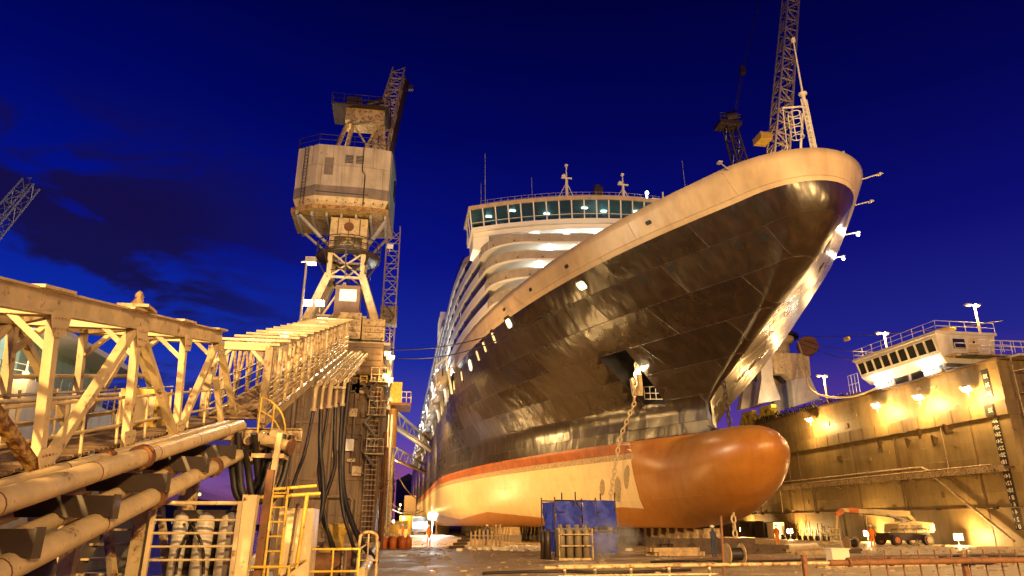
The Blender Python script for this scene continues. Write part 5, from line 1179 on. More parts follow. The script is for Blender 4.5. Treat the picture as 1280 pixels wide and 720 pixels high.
for x in (54.3, 60.9):
    for yc in (95.6, 101.4):
        m = MB()
        for k in range(4):
            xx = x-1.8+k*1.2 if False else x; y = yc-2.1+k*1.4; m.cyl((x-.35, y, 16.85), (x+.35, y, 16.85), .45, n=14); m.box((x, y, 17.35), (.9, .9, .5))
        for k in range(2): m.prism([(x-.5, yc-2.2+k*2.4, 17.55), (x-.5, yc-.3+k*2.4, 17.55), (x-.5, yc-1.2+k*2.4, 18.3)], (1.0, 0, 0))
        m.beam((x, yc-1.8, 18.4), (x, yc+1.8, 18.4), .8, .6); m.build('wheel_bogie', bogm, hc)
m = MB(); m.cyl((61.5, 94.0, 28.0), (61.9, 95.2, 28.0), 1.5, n=22); m.build('cable_reel', rustm, hc)
m = MB(); lattice(m, (57.9, 98, 30), (58.5, 99, 42), 3.0, 2.6, 6, .22, .12); m.build('tower_lattice', cream, hc)
m = MB(); m.bb((55.5, 88, 42), (62.5, 104, 48)); m.build('machinery_house', cream2, hc)
m = MB(); lattice(m, (61, 99, 49), (77.5, 101, 122), 3.0, 2.0, 30, .3, .17); m.build('jib', M('jib_paint', (.55, .42, .26), .5, rust=.4), hc)
m = MB(); m.bb((61.2, 98.6, 67.5), (63.5, 101.5, 68.8)); m.build('jib_gusset', M('jib_gusset', (.5,.3,.05), .5), hc)
m = MB(); lattice(m, (61.5, 103, 48), (56.6, 101, 71), 2.4, 1.8, 9, .25, .14); m.build('a_frame', darkst, hc)
m = MB(); m.bb((54.2, 99.5, 70.6), (58.4, 102.5, 71.3)); railing(m, [(54.2, 99.5, 71.3), (58.4, 99.5, 71.3), (58.4, 102.5, 71.3)], 1.3, .8, .06); m.cyl((55.5, 100, 71.9), (57.5, 100, 72.6), .9, n=12); m.build('sheave_platform', darkst, hc)
m = MB()
for dx in (0, .35): m.cyl((57.2+dx, 100, 72.5), (60.0+dx, 100, 83), .08, n=5); m.cyl((60.0+dx, 100, 83), (69.5+dx, 100, 112), .05, n=5)
m.cyl((55.2, 100, 70.6), (56.2, 100, 52), .05, n=5); m.bb((59.6, 99.6, 82), (60.6, 100.4, 83.6)); m.build('luffing_rope', darkst, hc)
# wires from the crane towards the control house
for i, (a_, b_, sag) in enumerate((((59.5, 94, 29.4), (58, 56, 20.8), .6), ((59.5, 94, 29.0), (53.4, 55, 17.2), 1.2), ((59.8, 94, 28.4), (52.8, 57, 16.2), 1.4))):
    A_, B_ = Vector(a_), Vector(b_); pts = [A_.lerp(B_, k/14)-Vector((0, 0, sag*4*(k/14)*(1-k/14))) for k in range(15)]
    o_ = MB().tube(pts, .05, 5).build('stay_wire', darkst, loc=a_); tag(o_, ['upper', 'middle', 'lower'][i]+' thin wire running from the harbour crane to the control house', 'wire', 'wires by the control house')
tag(MB().box((54.8, 75.5, 23.9), (.25, .9, .4)).build('wire_marker', yellow, loc=(54.8, 75.5, 23.9)), 'small yellow marker threaded on the middle wire', 'marker')

# ------------------------------------------------------------------ mooring wires and link bridges on the left
for i, (a_, b_, sag) in enumerate((((-1.5, 62, 17.0), (11.6, 55.2, 18.9), .9), ((-1.5, 62, 16.3), (10.9, 56.6, 18.6), 1.2), ((-1.2, 140, 13), (8, 190, 9), 3.0), ((-1.2, 150, 6), (10, 230, 9), 2.6), ((-.8, 120, 4.2), (10, 190, 8), 2.0))):
    A_, B_ = Vector(a_), Vector(b_); pts = [A_.lerp(B_, k/16)-Vector((0, 0, sag*4*(k/16)*(1-k/16))) for k in range(17)]
    tag(MB().tube(pts, .05 if i < 2 else .1, 6).build('mooring_line', rubber if i < 2 else ropem, loc=a_), ['upper dark line from the left wing to the hull', 'lower dark line from the left wing to the hull', 'highest pale rope drooping between far wing and ship', 'middle pale rope drooping between far wing and ship', 'lowest pale rope drooping between far wing and ship'][i], 'rope', 'lines from wing to ship')
for i, (a_, b_) in enumerate((((-1.3, 118, 17.6), (9.6, 150, 14.8)), ((-1.3, 152, 15.0), (9.6, 172, 12.4)))):
    t = thing('access_bridge', ['upper pale lattice bridge from the left wing to the ship', 'lower pale lattice bridge from the left wing to the ship'][i], 'bridge', a_, 'bridges between wing and ship')
    m = MB(); A_, B_ = Vector(a_), Vector(b_); n_ = 8; up = Vector((0, 0, 2.6))
    for s_ in (-.7, .7):
        o_ = Vector((0, s_*1.4, 0)); m.beam(A_+o_, B_+o_, .25, .35); m.beam(A_+o_+up, B_+o_+up*.5, .2)
        for k in range(n_): p = A_.lerp(B_, k/n_)+o_; q_ = A_.lerp(B_, (k+.5)/n_)+o_+up*(1-.5*k/n_); r2 = A_.lerp(B_, (k+1)/n_)+o_; m.beam(p, q_, .13); m.beam(q_, r2, .13)
    m.build('truss', M('bridge_cream', (.6, .5, .3), .5) if 'bridge_cream' not in bpy.data.materials else bpy.data.materials['bridge_cream'], t); MB().beam(A_, B_, 1.8, .08).build('deck', planks, t)
tag(MB().cyl((9.9, 205, 14), (1.6, 190, 2.0), .22, n=8).build('ramp', cream, loc=(1.6, 190, 2)), 'thin slanting pole leaning from the dock up to the ship side', 'pole')

# ------------------------------------------------------------------ keel blocks
t0 = None; 
blk = thing('keel_block', 'x', 'keel block', (0, 0, 0), 'keel blocks under the ship')
m = MB(); m.bb((-.65, -.45, 0), (.65, .45, .75)); b1 = m.build('base', concr, blk); m = MB(); m.bb((-.55, -.4, .752), (.55, .4, 1.2)); m.build('middle', timber, blk); MB().bb((-.5, -.35, 1.202), (.5, .35, 1.595)).build('cap', timber, blk)
blk_ch = kids(blk); first = True
rows = [(23.5, 51.5, 34, 1.9), (17.5, 66, 26, 2.2), (13.2, 80, 26, 2.4), (29.5, 66, 10, 2.2)]
for ri, (x, y0, n_, st_) in enumerate(rows):
    for k in range(n_):
        y = y0+k*st_
        rn = ['centre line row', 'middle side row', 'outer side row', 'far side row'][ri]
        lab = 'timber capped block in the %s under the hull' % rn
        if first: blk.location = (x, y, 0); blk['label'] = lab; blk['group'] = 'keel blocks, '+rn; first = False
        else:
            r = dup(blk, (x, y, 0), lab, children=blk_ch); r['group'] = 'keel blocks, '+rn
# ------------------------------------------------------------------ anchor chain and others
def chain(pts, r_, w_, label, mat=chainm, loc=None):
    P = [Vector(p) for p in pts]; Lt = sum((b-a).length for a, b in zip(P, P[1:])); n_ = int(Lt/(w_*2.1)); m = MB()
    def at(s_):
        for a, b in zip(P, P[1:]):
            l_ = (b-a).length
            if s_ <= l_: return a.lerp(b, s_/l_), (b-a).normalized()
            s_ -= l_
        return P[-1], (P[-1]-P[-2]).normalized()
    for k in range(n_):
        c, d = at((k+.5)*Lt/n_); u = Vector((1,0,0)) if k % 2 else Vector((0,1,0)); sx = (u-d*u.dot(d)).normalized(); q = []
        for j in range(13): a_ = 2*math.pi*j/12; q.append(c+d*math.cos(a_)*w_*1.35+sx*math.sin(a_)*w_*.72)
        m.tube(q, r_, 6)
    return tag(m.build('chain', mat, loc=pts[-1]), label, 'chain', 'hanging chains')
pk = pc-PNN*.2
chain([pc-PNN*.3+Vector((0, -.6, 1.5)), pc+PNN*.35+Vector((0, -.3, -1.9)), (17.2, 53.0, 8.4), (16.2, 53.0, 4.0), (16.0, 53.0, .3)], .06, .19, 'long anchor chain hanging from the hull pocket past the white bottom')
p2, n2, _, _ = hp(50.5, 13.6, -1)
chain([(23.6, 47.3, 12.4), (23.45, 46.9, 10.6), (23.4, 46.6, 8.3)], .07, .2, 'short dark chain hanging from the stem onto the top of the bulb', darkst)
chain([(22.9, 46.5, 2.9), (22.9, 46.5, .1)], .07, .2, 'short chain hanging beneath the bulb tip')
# ------------------------------------------------------------------ scaffold with blue tarps
t = thing('tarp_scaffold', 'scaffold frame wrapped in blue tarpaulins below the anchor chain', 'scaffold', (12, 44, 0))
a0, a1 = Vector((9.7, 43.6, 0)), Vector((14.15, 45.4, 0)); dv = (a1-a0)/3; nv = Vector((dv.y, -dv.x, 0)).normalized()*-1.5
m = MB()
for k in range(4):
    for s_ in (0, 1): p = a0+dv*k+nv*s_; m.cyl(p, p+Vector((0, 0, 3.5+.35*(k % 2))), .05, n=6)
for z in (.3, 1.45, 1.75, 2.6, 3.3):
    for s_ in (0, 1): m.cyl(a0+nv*s_+Vector((0,0,z)), a1+nv*s_+Vector((0,0,z)), .045, n=6)
m.cyl(a0+dv+Vector((0,0,3.3)), a0+dv*2.4+Vector((0,0,.3)), .045, n=6); m.cyl(a0+dv*2.6+Vector((0,0,3.3)), a0+dv*1.6+Vector((0,0,2)), .045, n=6)
m.build('pole', darkst, t)
def tarp_sheet(p, q, z0, z1, seed):
    random.seed(seed); nx, nz2 = 22, 14; vs = []; ph = [random.uniform(0, 6) for _ in range(6)]
    n_ = Vector(((q-p).y, -(q-p).x, 0)).normalized()
    for j in range(nz2+1):
        for i in range(nx+1):
            u, v = i/nx, j/nz2; w_ = .07*math.sin(9*u+ph[0]+3*v)+.05*math.sin(17*u*v+ph[1])+.05*math.sin(8*v+ph[2]+5*u)
            vs.append(p.lerp(q, u)+n_*(w_+.08)+Vector((0, 0, z0+(z1-z0)*v-.06*math.sin(u*math.pi*3)*(1-abs(2*v-1)))))
    m = MB(); m.add(vs, [(j*(nx+1)+i, j*(nx+1)+i+1, (j+1)*(nx+1)+i+1, (j+1)*(nx+1)+i) for j in range(nz2) for i in range(nx)], 0, True); return m
tarp_sheet(a0, a0+dv*1.25, 1.65, 3.25, 1).build('tarpaulin', tarp, t); tarp_sheet(a0+dv*1.3, a1, 1.7, 3.35, 2).build('tarpaulin', tarp, t); tarp_sheet(a0+dv*1.3, a1, .15, 1.35, 4).build('tarpaulin', tarp, t); tarp_sheet(a0, a0+nv, .3, 3.2, 5).build('tarpaulin', tarp, t)
m = MB(); m.prism([a0+Vector((0,0,1.45)), a1+Vector((0,0,1.45)), a1+nv+Vector((0,0,1.45)), a0+nv+Vector((0,0,1.45))], (0, 0, .06)); m.build('plank_deck', planks, t)
# bottles in a rack in front
t = thing('gas_bottle_rack', 'rack of tall gas bottles held by rails in front of the blue tarps', 'gas bottles', (10.2, 40, 0))
m = MB(); m.bb((9.0, 39.5, 0), (10.9, 40.9, .12)); 
for z in (.75, 1.35): m.cyl((9.0, 39.45, z), (10.9, 39.45, z), .05, n=6)
for x in (9.0, 10.9): m.cyl((x, 39.45, 0), (x, 39.45, 1.7), .05, n=6)
m.build('frame', cream2, t)
for k in range(8):
    x = 9.2+(k % 4)*.48; y = 39.8+(k//4)*.5; MB().lathe((x, y, .12), [(0, 0), (.21, 0), (.21, 1.35), (.17, 1.52), (.06, 1.62), (.06, 1.75), (0, 1.75)], 12).build('gas_bottle', bottlem, t)
t = thing('dark_barrel_stack', 'x', 'drums', (8.2, 40.6, 0)); t['label'] = 'black upright drums just left of the gas bottle rack'
for k, (x, y) in enumerate(((8.6, 40.6), (8.45, 41.2))):
    MB().lathe((x, y, 0), [(0, 0), (.17, 0), (.17, 1.5), (.07, 1.62), (0, 1.62)], 12).build('drum', darkst, t)
# picket posts and stacked steps
t = thing('post_fence', 'row of pale timber posts standing beside the stacked beams', 'fence', (7, 59, 0))
for k in range(8): MB().beam((6.1+k*.34, 58.9, 0), (6.1+k*.34, 58.9, 1.4+(.5 if k > 5 else 0)+random.uniform(-.1, .1)), .14).build('post', timber, t)
MB().beam((6, 58.8, 1.0), (8.6, 58.8, 1.0), .08).build('rail', timber, t)
t = MB()
for k in range(5): t.beam((4.4+k*.35, 59.2, .12+k*.24), (5.6+k*.2, 60, .14+k*.24), .3, .2)
tag(t.build('beam_stack', timberd, loc=(5, 59.5, 0)), 'stepped stack of dark beams left of the timber posts', 'beams')
# timber bundles, pipes and sheets on the floor
def bundle(x, y, rz, n_, ln, w_, lab, mt=timberd, cat='timber'):
    m = MB(); c, s_ = math.cos(rz), math.sin(rz)
    for k in range(n_):
        i, j = k % 5, k//5; off = (i-2)*w_*1.1; d = Vector((c, s_, 0)); nrm = Vector((-s_, c, 0)); jj = random.uniform(-.3, .3)
        p = Vector((x, y, w_*(.5+j*1.02)))+nrm*off+d*jj; m.beam(p-d*ln/2, p+d*ln/2, w_, w_)
    tag(m.build('timber_bundle', mt, loc=(x, y, 0)), lab, cat, 'bundles on the dock floor')
bundle(20.8, 46.5, .0, 14, 6, .32, 'dark stacked timbers lying under the bulb'); bundle(24.6, 47.5, -.1, 9, 4, .26, 'small dark timber pile right of the stack under the bulb')
bundle(17.6, 44.5, .1, 8, 3.2, .24, 'pale timber pieces between blue tarps and dark stack', timber); bundle(30.4, 46, .2, 6, 3, .14, 'low dark strip of timber right of the white box'); 
bundle(27.3, 45, .4, 3, 3.4, .25, 'pale logs lying on the open floor', timber)
tag(MB().cyl((27.2, 47.5, .3), (31.2, 50.5, .3), .28, n=14).build('loose_pipe', pipep, loc=(29, 49, 0)), 'pale loose pipe lying slantwise on the floor near the wall lights', 'pipe')
tag(MB().bb((22.9, 35.6, 0), (23.9, 36.2, .62)).bb((22.85, 35.55, .62), (23.95, 36.25, .68)).build('white_box', plastic, loc=(23.4, 36, 0)), 'white square box on the foreground floor behind the pipe rail', 'box')
# dark cabinets by the right wall
for i, (x, y, w_, d__, h_, mt, lb_) in enumerate(((51.5, 99, 2.2, 3.0, 2.3, darkst, 'dark cabinet against the right wall, leftmost of three'), (51.5, 95, 2.2, 2.6, 2.2, darkst, 'dark cabinet with ribbed side against the right wall'), (51.5, 92.3, 1.6, 1.8, 2.1, plastic, 'pale cabinet at the right end of the dark ones'))):
    t = thing('equipment_cabinet', lb_, 'cabinet', (x, y, 0), 'cabinets by the right wall'); MB().bb((x-w_/2, y-d__/2, .1), (x+w_/2, y+d__/2, h_)).build('body', mt, t); m = MB(); [m.bb((x-w_/2-.03, y-d__/2+.2+k*.35, .3), (x-w_/2-.003, y-d__/2+.3+k*.35, h_-.2)) for k in range(int(d__/.35)-1)]; m.build('louvre', mt, t)
# scaffold racks by the wall
t = thing('steel_rack', 'tangle of dark trolleys and frames against the right wall', 'rack', (50.5, 84, 0)); m = MB()
for k in range(9):
    y = 77+k*1.3; hh = random.uniform(1.2, 2.3); m.tube([(50.4, y, 0), (50.4, y, hh), (50.4, y+.9, hh), (50.4, y+.9, 0)], .05, 5); m.cyl((50.4, y, .6), (50.4, y+.9, 1.2), .04, n=5); m.cyl((49.7, y+.4, .3), (49.7+.2, y+.4, .3), .3, n=10)
m.build('frame', darkst, t)
# ------------------------------------------------------------------ boom lift
t = thing('boom_lift', 'pale yellow boom lift with its arm folded flat in front of the right wall', 'boom lift', (48.5, 59.5, 0))
bx, by = 47.8, 62.5
m = MB(); m.bb((bx-2.2, by-1.1, .45), (bx+2.0, by+1.1, 1.1)); m.build('chassis', darkst, t)
for i, (x, y) in enumerate(((bx-1.7, by-1.25), (bx+1.6, by-1.25), (bx-1.7, by+1.0), (bx+1.6, by+1.0))):
    w_ = MB().cyl((x, y-.2, .48), (x, y+.25, .48), .48, n=20).build('wheel', rubbr, t); MB().cyl((x, y-.24, .48), (x, y-.19, .48), .26, n=16).build('rim', orange, w_)
m = MB(); m.prism([(bx-1.2, by-1.0, 1.12), (bx+2.6, by-1.0, 1.12), (bx+2.7, by-1.0, 2.0), (bx+.8, by-1.0, 2.15), (bx-1.0, by-1.0, 1.9)], (0, 2.0, 0)); m.build('turret', liftp, t)
m = MB(); m.bb((bx-1.0, by-1.03, 1.25), (bx-.1, by-1.004, 1.8)); m.bb((bx+.3, by-1.03, 1.25), (bx+1.5, by-1.004, 1.95)); m.build('engine_panel', cream2, t)
m = MB(); [m.bb((bx+.4, by-1.05, 1.35+k*.1), (bx+1.4, by-1.031, 1.39+k*.1)) for k in range(5)]; m.build('grille', darkst, t)
MB().cyl((bx+.6, by-.9, 2.0), (bx-1.8, by-.8, 2.75), .09, n=8).cyl((bx-.4, by-.9, 2.35), (bx-1.8, by-.8, 2.75), .05, n=8).build('hydraulic_cylinder', galv, t)
MB().tube([(bx-.5, by-.9, 2.1), (bx-1.5, by-1.0, 2.5), (bx-3, by-.8, 2.7), (bx-5.6, by-.7, 2.9)], .04, 5, smooth=1).build('hydraulic_hose', rubber, t)
m = MB(); [m.cyl((bx-1.9+k*1.3, by-1.1, 1.1), (bx-1.9+k*1.3, by-1.1, 1.45), .03, n=5) for k in range(4)]; m.cyl((bx-1.9, by-1.1, 1.45), (bx+2.0, by-1.1, 1.45), .03, n=5); m.build('grab_rail', darkst, t)
MB().bb((bx+2.2, by-1.03, 1.3), (bx+2.75, by+1.02, 1.9)).build('counterweight', white, t)
MB().beam((bx+1.0, by-.6, 2.1), (bx+.4, by-.6, 2.7), .35).beam((bx+.6, by-.6, 2.8), (bx-3.2, by-.5, 3.0), .45, .5).beam((bx-3.0, by-.5, 3.0), (bx-6.2, by-.4, 3.15), .34, .36).build('boom', liftp, t)
MB().beam((bx-6.1, by-.4, 3.15), (bx-6.9, by-.4, 2.7), .36).beam((bx-5.6, by-.4, 3.15), (bx-4.6, by-.4, 3.1), .45, .45).build('boom_end', orange, t)
MB().beam((bx-6.8, by-.4, 2.8), (bx-7.3, by-.4, .7), .22, .26).build('jib_arm', liftp, t)
m = MB(); c0 = (bx-8.2, by-1.0); 
for dx in (0, 1.0):
    for dy in (0, 1.3): m.cyl((c0[0]+dx, c0[1]+dy, .4), (c0[0]+dx, c0[1]+dy, 1.5), .04, n=5)
for z in (.42, .95, 1.5): m.tube([(c0[0], c0[1], z), (c0[0]+1, c0[1], z), (c0[0]+1, c0[1]+1.3, z), (c0[0], c0[1]+1.3, z), (c0[0], c0[1], z)], .04, 5)
m.bb((c0[0], c0[1], .35), (c0[0]+1, c0[1]+1.3, .42)); m.build('basket', liftp, t)
# rolled hose / tarpaulin on the right
m = MB()
for k in range(3): m.tube([(50+k*.2, 50-k*.5, .3), (51.5, 49+k*.4, .45+.12*k), (54, 48+k*.3, .7+.1*k), (58, 48, .5)], .3, 8, smooth=2)
tag(m.build('rolled_hose', darkst, loc=(53, 48.5, 0)), 'dark rolled hose heaped at the foot of the draught scale', 'hose')

# ------------------------------------------------------------------ foreground pipe rail on the right
t = thing('pipe_rail', 'rust orange pipe on short posts crossing the right foreground', 'pipe', (14, 22, 0))
pts = [(4.6, 22.3, .62), (9, 22.2, .66), (14, 22, .70), (19, 21.6, .76), (26, 21, .8)]
MB().tube(pts[:3], .055, 10).build('pale_pipe', cream2, t); MB().tube(pts[2:], .1, 10).build('pipe', rustm, t)
for x in (14.6, 16.1, 18.2): MB().cyl((x, 21.9, .71+.01*(x-14)), (x+.1, 21.9, .72+.01*(x-14)), .15, n=12).build('flange', rustm, t)
for x in (13.1, 18.9, 23.5): MB().beam((x, 21.95, 0), (x, 21.95, .95), .14).box((x, 21.95, .04), (.6, .5, .08)).build('post', rustm, t)
for x in [15.5+k*.62 for k in range(14)]: MB().beam((x, 22.1, .0), (x, 22.1, 1.08), .035).build('rebar', rustm, t)
t = thing('low_guard_frame', 'low pale tube frame in the centre foreground beside the pipe', 'railing', (8, 22, 0)); m = MB()
for x in (5.4, 6.4, 7.6, 8.9, 10.3): m.cyl((x, 23, 0), (x, 23, .62), .05, n=6)
m.cyl((5.2, 23, .62), (10.6, 23, .64), .05, n=6); m.cyl((5.2, 23, .35), (10.6, 23, .35), .035, n=6); m.build('rail', cream, t)
tag(MB().cyl((12.2, 26, 0), (12.3, 26, 2.2), .05, n=7).build('thin_stake', rustm, loc=(12.2, 26, 0)), 'thin rusty stake upright below the bulb', 'stake')
# rubble
m = MB(); random.seed(5)
for k in range(1500):
    y = random.uniform(20, 75)**1; x = random.uniform(1, 50); s_ = random.uniform(.03, .13)
    m.box((x, y, s_*.2), (s_*random.uniform(.6, 4), s_*random.uniform(.2, .8), s_*.6), random.uniform(0, 3.1))
o_ = m.build('loose_debris', M('debris', (.34, .26, .16), .9, scale=.7, var=.8)); tag(o_, 'scattered scraps of timber, paint and rubble over the dock floor', 'debris', kind='stuff')
m = MB()
for k in range(260):
    y = random.gauss(57, 2.2); x = random.gauss(11.5, 2.4); s_ = random.uniform(.1, .3); m.box((x, y, s_*.35), (s_*1.6, s_, s_*.7), random.uniform(0, 3))
tag(m.build('white_scraps', plastic), 'heap of white scraps behind the timber posts', 'debris', kind='stuff')
m = MB()
for k in range(5): x = 3.5+k*10.5; m.tube([(x, 24+k*2, .05), (x+3, 25+k, .05), (x+5, 27+k*1.5, .05), (x+9, 26.5+k, .05)], .05, 6, smooth=2)
# hoses lying on the floor, each its own
for k in range(5):
    x = 3.5+k*9.5; y = 29+(k*7) % 11; hose([(x, y, .06), (x+3, y+1.2, .06), (x+5, y-.6, .06), (x+9, y+.8, .06)], .06, ['air hose on the floor nearest the left edge pipe', 'air hose on the floor before the gas bottles', 'air hose on the floor before the dark timbers', 'air hose on the floor behind the white box', 'air hose on the floor before the boom lift'][k])
for i, (a_, b_) in enumerate((((15, 38, .05), (30, 37.4, .05)), ((19, 31, .05), (33, 32.5, .05)), ((26, 40, .05), (40, 42, .05)))):
    tag(MB().beam(a_, b_, .3, .1).build('steel_strip', [rustm, cream2, planks][i], loc=a_), ['long rusty strip lying under the bulb', 'long pale strip lying behind the pipe rail', 'long plank lying towards the right wall'][i], 'strip')

# ------------------------------------------------------------------ far end of the dock
t = thing('works_truck', 'small truck with a dazzling white work light at the far end of the dock', 'truck', (4.2, 130, 0))
m = MB(); m.bb((2.8, 128, .6), (5.6, 135, 1.2)); m.build('chassis', darkst, t); m = MB(); m.prism([(2.9, 128, 1.2), (2.9, 128.0, 2.2), (2.9, 128.6, 3.1), (2.9, 130.3, 3.1), (2.9, 130.3, 1.2)], (2.6, 0, 0)); m.build('cab', bluep, t)
MB().bb((3.1, 127.96, 2.25), (5.3, 128.1, 2.95)).build('windscreen', glassd, t); MB().bb((2.9, 130.5, 1.2), (5.5, 135, 2.6)).build('load_box', bluep, t)
for x in (3.0, 5.4):
    for y in (129, 133.6): MB().cyl((x-.15, y, .55), (x+.15, y, .55), .55, n=14).build('wheel', rubbr, t)
floodlight((6.3, 127, 3.2), (3.5, 90, 0), 16000, 'dazzling blue white work light low at the far end of the dock', (.75, .88, 1), coolB, 1.3, .3, kind='POINT', group=None, off=.8)
tag(MB().cyl((6.3, 127.3, 0), (6.3, 127.3, 2.8), .09).build('light_stand', galv, loc=(6.3, 127.3, 0)), 'stand under the dazzling white work light', 'stand')
random.seed(21)
bl = ['barrel', 'orange barrel with pale lid on the left dock floor']
b0 = None
for k in range(7):
    x = -.9+(k % 4)*.75+(.5 if k > 3 else 0); y = 60+(k//4)*1.6
    if k == 3: continue
    lab = 'orange and white drum by the left wing foot, '+['nearest the wall', 'second from the wall', 'third from the wall', '', 'rear row left', 'rear row middle', 'rear row right'][k]
    if b0 is None:
        b0 = thing('gas_cylinder', lab, 'drum', (x, y, 0), 'orange drums by the left wing'); MB().lathe((x, y, 0), [(0, 0), (.3, 0), (.3, .75), (.1, .95), (0, .95)], 12).build('body', orange, b0); MB().lathe((x, y, .951), [(.12, 0), (.12, .16), (0, .16)], 10).build('valve_guard', white, b0); cyc = kids(b0)
    else: dup(b0, (x, y, 0), lab, children=cyc)
# workers
def person(loc, lab, face=0, top=hiviz, s_=1.0, arm=.3):
    x, y, z = loc
    me = bpy.data.meshes.new('person'); V = [(0,0,.92), (0,0,1.15), (0,.01,1.42), (0,0,1.52), (0,-.01,1.66), (.1,0,.88), (.12,-.03,.5), (.12,.03,.08), (.12,-.12,.04), (-.1,0,.88), (-.12,.04,.5), (-.12,.08,.08), (-.12,-.06,.04), (.2,0,1.42), (.27,-.02,1.16), (.26,-arm,.98), (-.2,0,1.42), (-.27,-.02,1.16), (-.25,-arm*.4,.94)]
    E_ = [(0,1),(1,2),(2,3),(3,4),(0,5),(5,6),(6,7),(7,8),(0,9),(9,10),(10,11),(11,12),(2,13),(13,14),(14,15),(2,16),(16,17),(17,18)]
    Rr = [.15,.15,.17,.06,.1,.1,.075,.05,.045,.1,.075,.05,.045,.07,.05,.035,.07,.05,.035]
    c, s__ = math.cos(face), math.sin(face)
    me.from_pydata([(s_*(a*c-b*s__), s_*(a*s__+b*c), s_*d) for a, b, d in V], E_, [])
    o = bpy.data.objects.new('person', me); COL.objects.link(o); md = o.modifiers.new('s', 'SKIN'); 
    for i, v in enumerate(me.skin_vertices[0].data): v.radius = (Rr[i]*s_, Rr[i]*s_); v.use_root = (i == 0)
    md.use_smooth_shade = True; o.modifiers.new('u', 'SUBSURF').levels = 1; o.modifiers['u'].render_levels = 1; o.location = loc; me.materials.append(top); tag(o, lab, 'person')
    q = MB().sphere((x, y, z+1.76*s_), .14, (1, 1.1, .7)).build('helmet', white, o); return o
person((3.0, 66, 0), 'worker in orange standing on the wet floor at the far left', .4); person((8.3, 66, 0), 'worker in dark clothes standing behind the timber posts', 2.6, navy); person((.8, 84, 0), 'distant worker in orange beside the left wing', 1.2, hiviz)
person((38.5, 54, 0), 'worker in orange standing in front of the boom lift', 2.2); person((19.0, 41.5, 0), 'worker in dark overalls beside the pale timbers under the bulb', .6, navy); person((33.5, 60, 0), 'worker in orange walking towards the right wall lamps', -1.0, arm=.15)
for i, (x, y, lab) in enumerate(((16.6, 34, 'cable reel standing on the foreground floor before the bulb'), (35.2, 52, 'cable reel standing left of the boom lift'))):
    t = thing('cable_reel', lab, 'cable reel', (x, y, 0)); MB().cyl((x-.35, y, .5), (x+.35, y, .5), .3, n=18).build('drum', rubber, t)
    for dx in (-.4, .36): MB().cyl((x+dx, y, .5), (x+dx+.04, y, .5), .5, n=22).build('flange', timber, t)
# far buildings and lights behind the left structures
random.seed(9)
bdc = M('far_building', (.12, .1, .09), .8)
for i, (x, y, w_, d__, h_, lb_) in enumerate(((-150, 560, 60, 20, 16, 'low dark warehouse across the harbour, left'), (-60, 600, 50, 20, 12, 'low dark warehouse across the harbour, centre'), (6, 420, 14, 12, 26, 'dark silhouetted silo block beyond the end of the dock'), (-240, 580, 70, 30, 22, 'tall dark warehouse across the harbour, far left'))):
    t = thing('warehouse', lb_, 'building', (x, y, 0)); MB().bb((x-w_/2, y, -2), (x+w_/2, y+d__, h_)).build('wall', bdc, t); MB().prism([(x-w_/2-.5, y-.5, h_), (x+w_/2+.5, y-.5, h_), (x, y-.5, h_+4)], (0, d__+1, 0)).build('roof', darkst, t)
    m = MB(); [m.bb((x-w_/2+2+k*4, y-.05, 2), (x-w_/2+3.6+k*4, y-.01, 3.6)) for k in range(int(w_/4)-1) if random.random() < .6]; m.build('lit_window', winE, t)
for i in range(16):
    a_ = R(-36+i*2.0+random.uniform(-.6, .6)); d_ = random.uniform(250, 420); x, y = d_*math.sin(a_), d_*math.cos(a_); z = random.uniform(6, 16)
    t = thing('harbour_light', 'small distant sodium light on a pole across the harbour', 'lamp post', (x, y, -2), 'distant harbour lights'); MB().cyl((x, y, -2.5), (x, y, z), .15, n=5).build('pole', darkst, t); MB().sphere((x, y, z+.4), .65 if i != 8 else 1.0).build('lens', sodS, t)
for i, (x, y, z) in enumerate(((1.5, 150, 3), (.6, 170, 5), (2.5, 185, 3.4), (1.0, 210, 7), (4.0, 200, 2.6), (5, 240, 5), (-.5, 140, 2.2), (6, 170, 2.2))):
    t = thing('work_lamp', 'small warm work lamp among the equipment at the far end of the dock', 'lamp', (x, y, 0), 'work lamps at the far end'); MB().cyl((x, y, 0), (x, y, z), .07, n=5).build('stand', darkst, t); MB().sphere((x, y, z+.2), .28).build('lens', sodE, t)
    if i % 3 == 0: light('lamp_light', (x, y-.5, z), 900, SOD, radius=.2, parent=t)
for i, (x, y, w_, h_, mt) in enumerate(((0.8, 118, 2.2, 2.4, cream2), (2.2, 150, 3, 3.5, yellow), (6.5, 165, 3, 2.6, bluep), (-.2, 100, 1.4, 1.8, yellow), (9, 140, 2.4, 2.0, cream2), (3.4, 190, 3, 9, timber), (1.0, 96, 1.2, 1.2, orange))):
    t = thing('site_container', ['cream container by the left wing far down the dock', 'tall yellow plant box far down the dock', 'grey blue container near the ship stern', 'yellow cabinet beside the left wing foot', 'cream tool container beside the far side blocks', 'tall brown staging tower by the stern', 'small orange skip by the left wing foot'][i], 'container', (x, y, 0)); MB().bb((x-w_/2, y, 0), (x+w_/2, y+w_*1.5, h_)).build('body', mt, t); m = MB(); [m.bb((x-w_/2+.1+j*.4, y-.05, .1), (x-w_/2+.25+j*.4, y-.003, h_-.1)) for j in range(int(w_/.4))]; m.build('rib', mt, t)

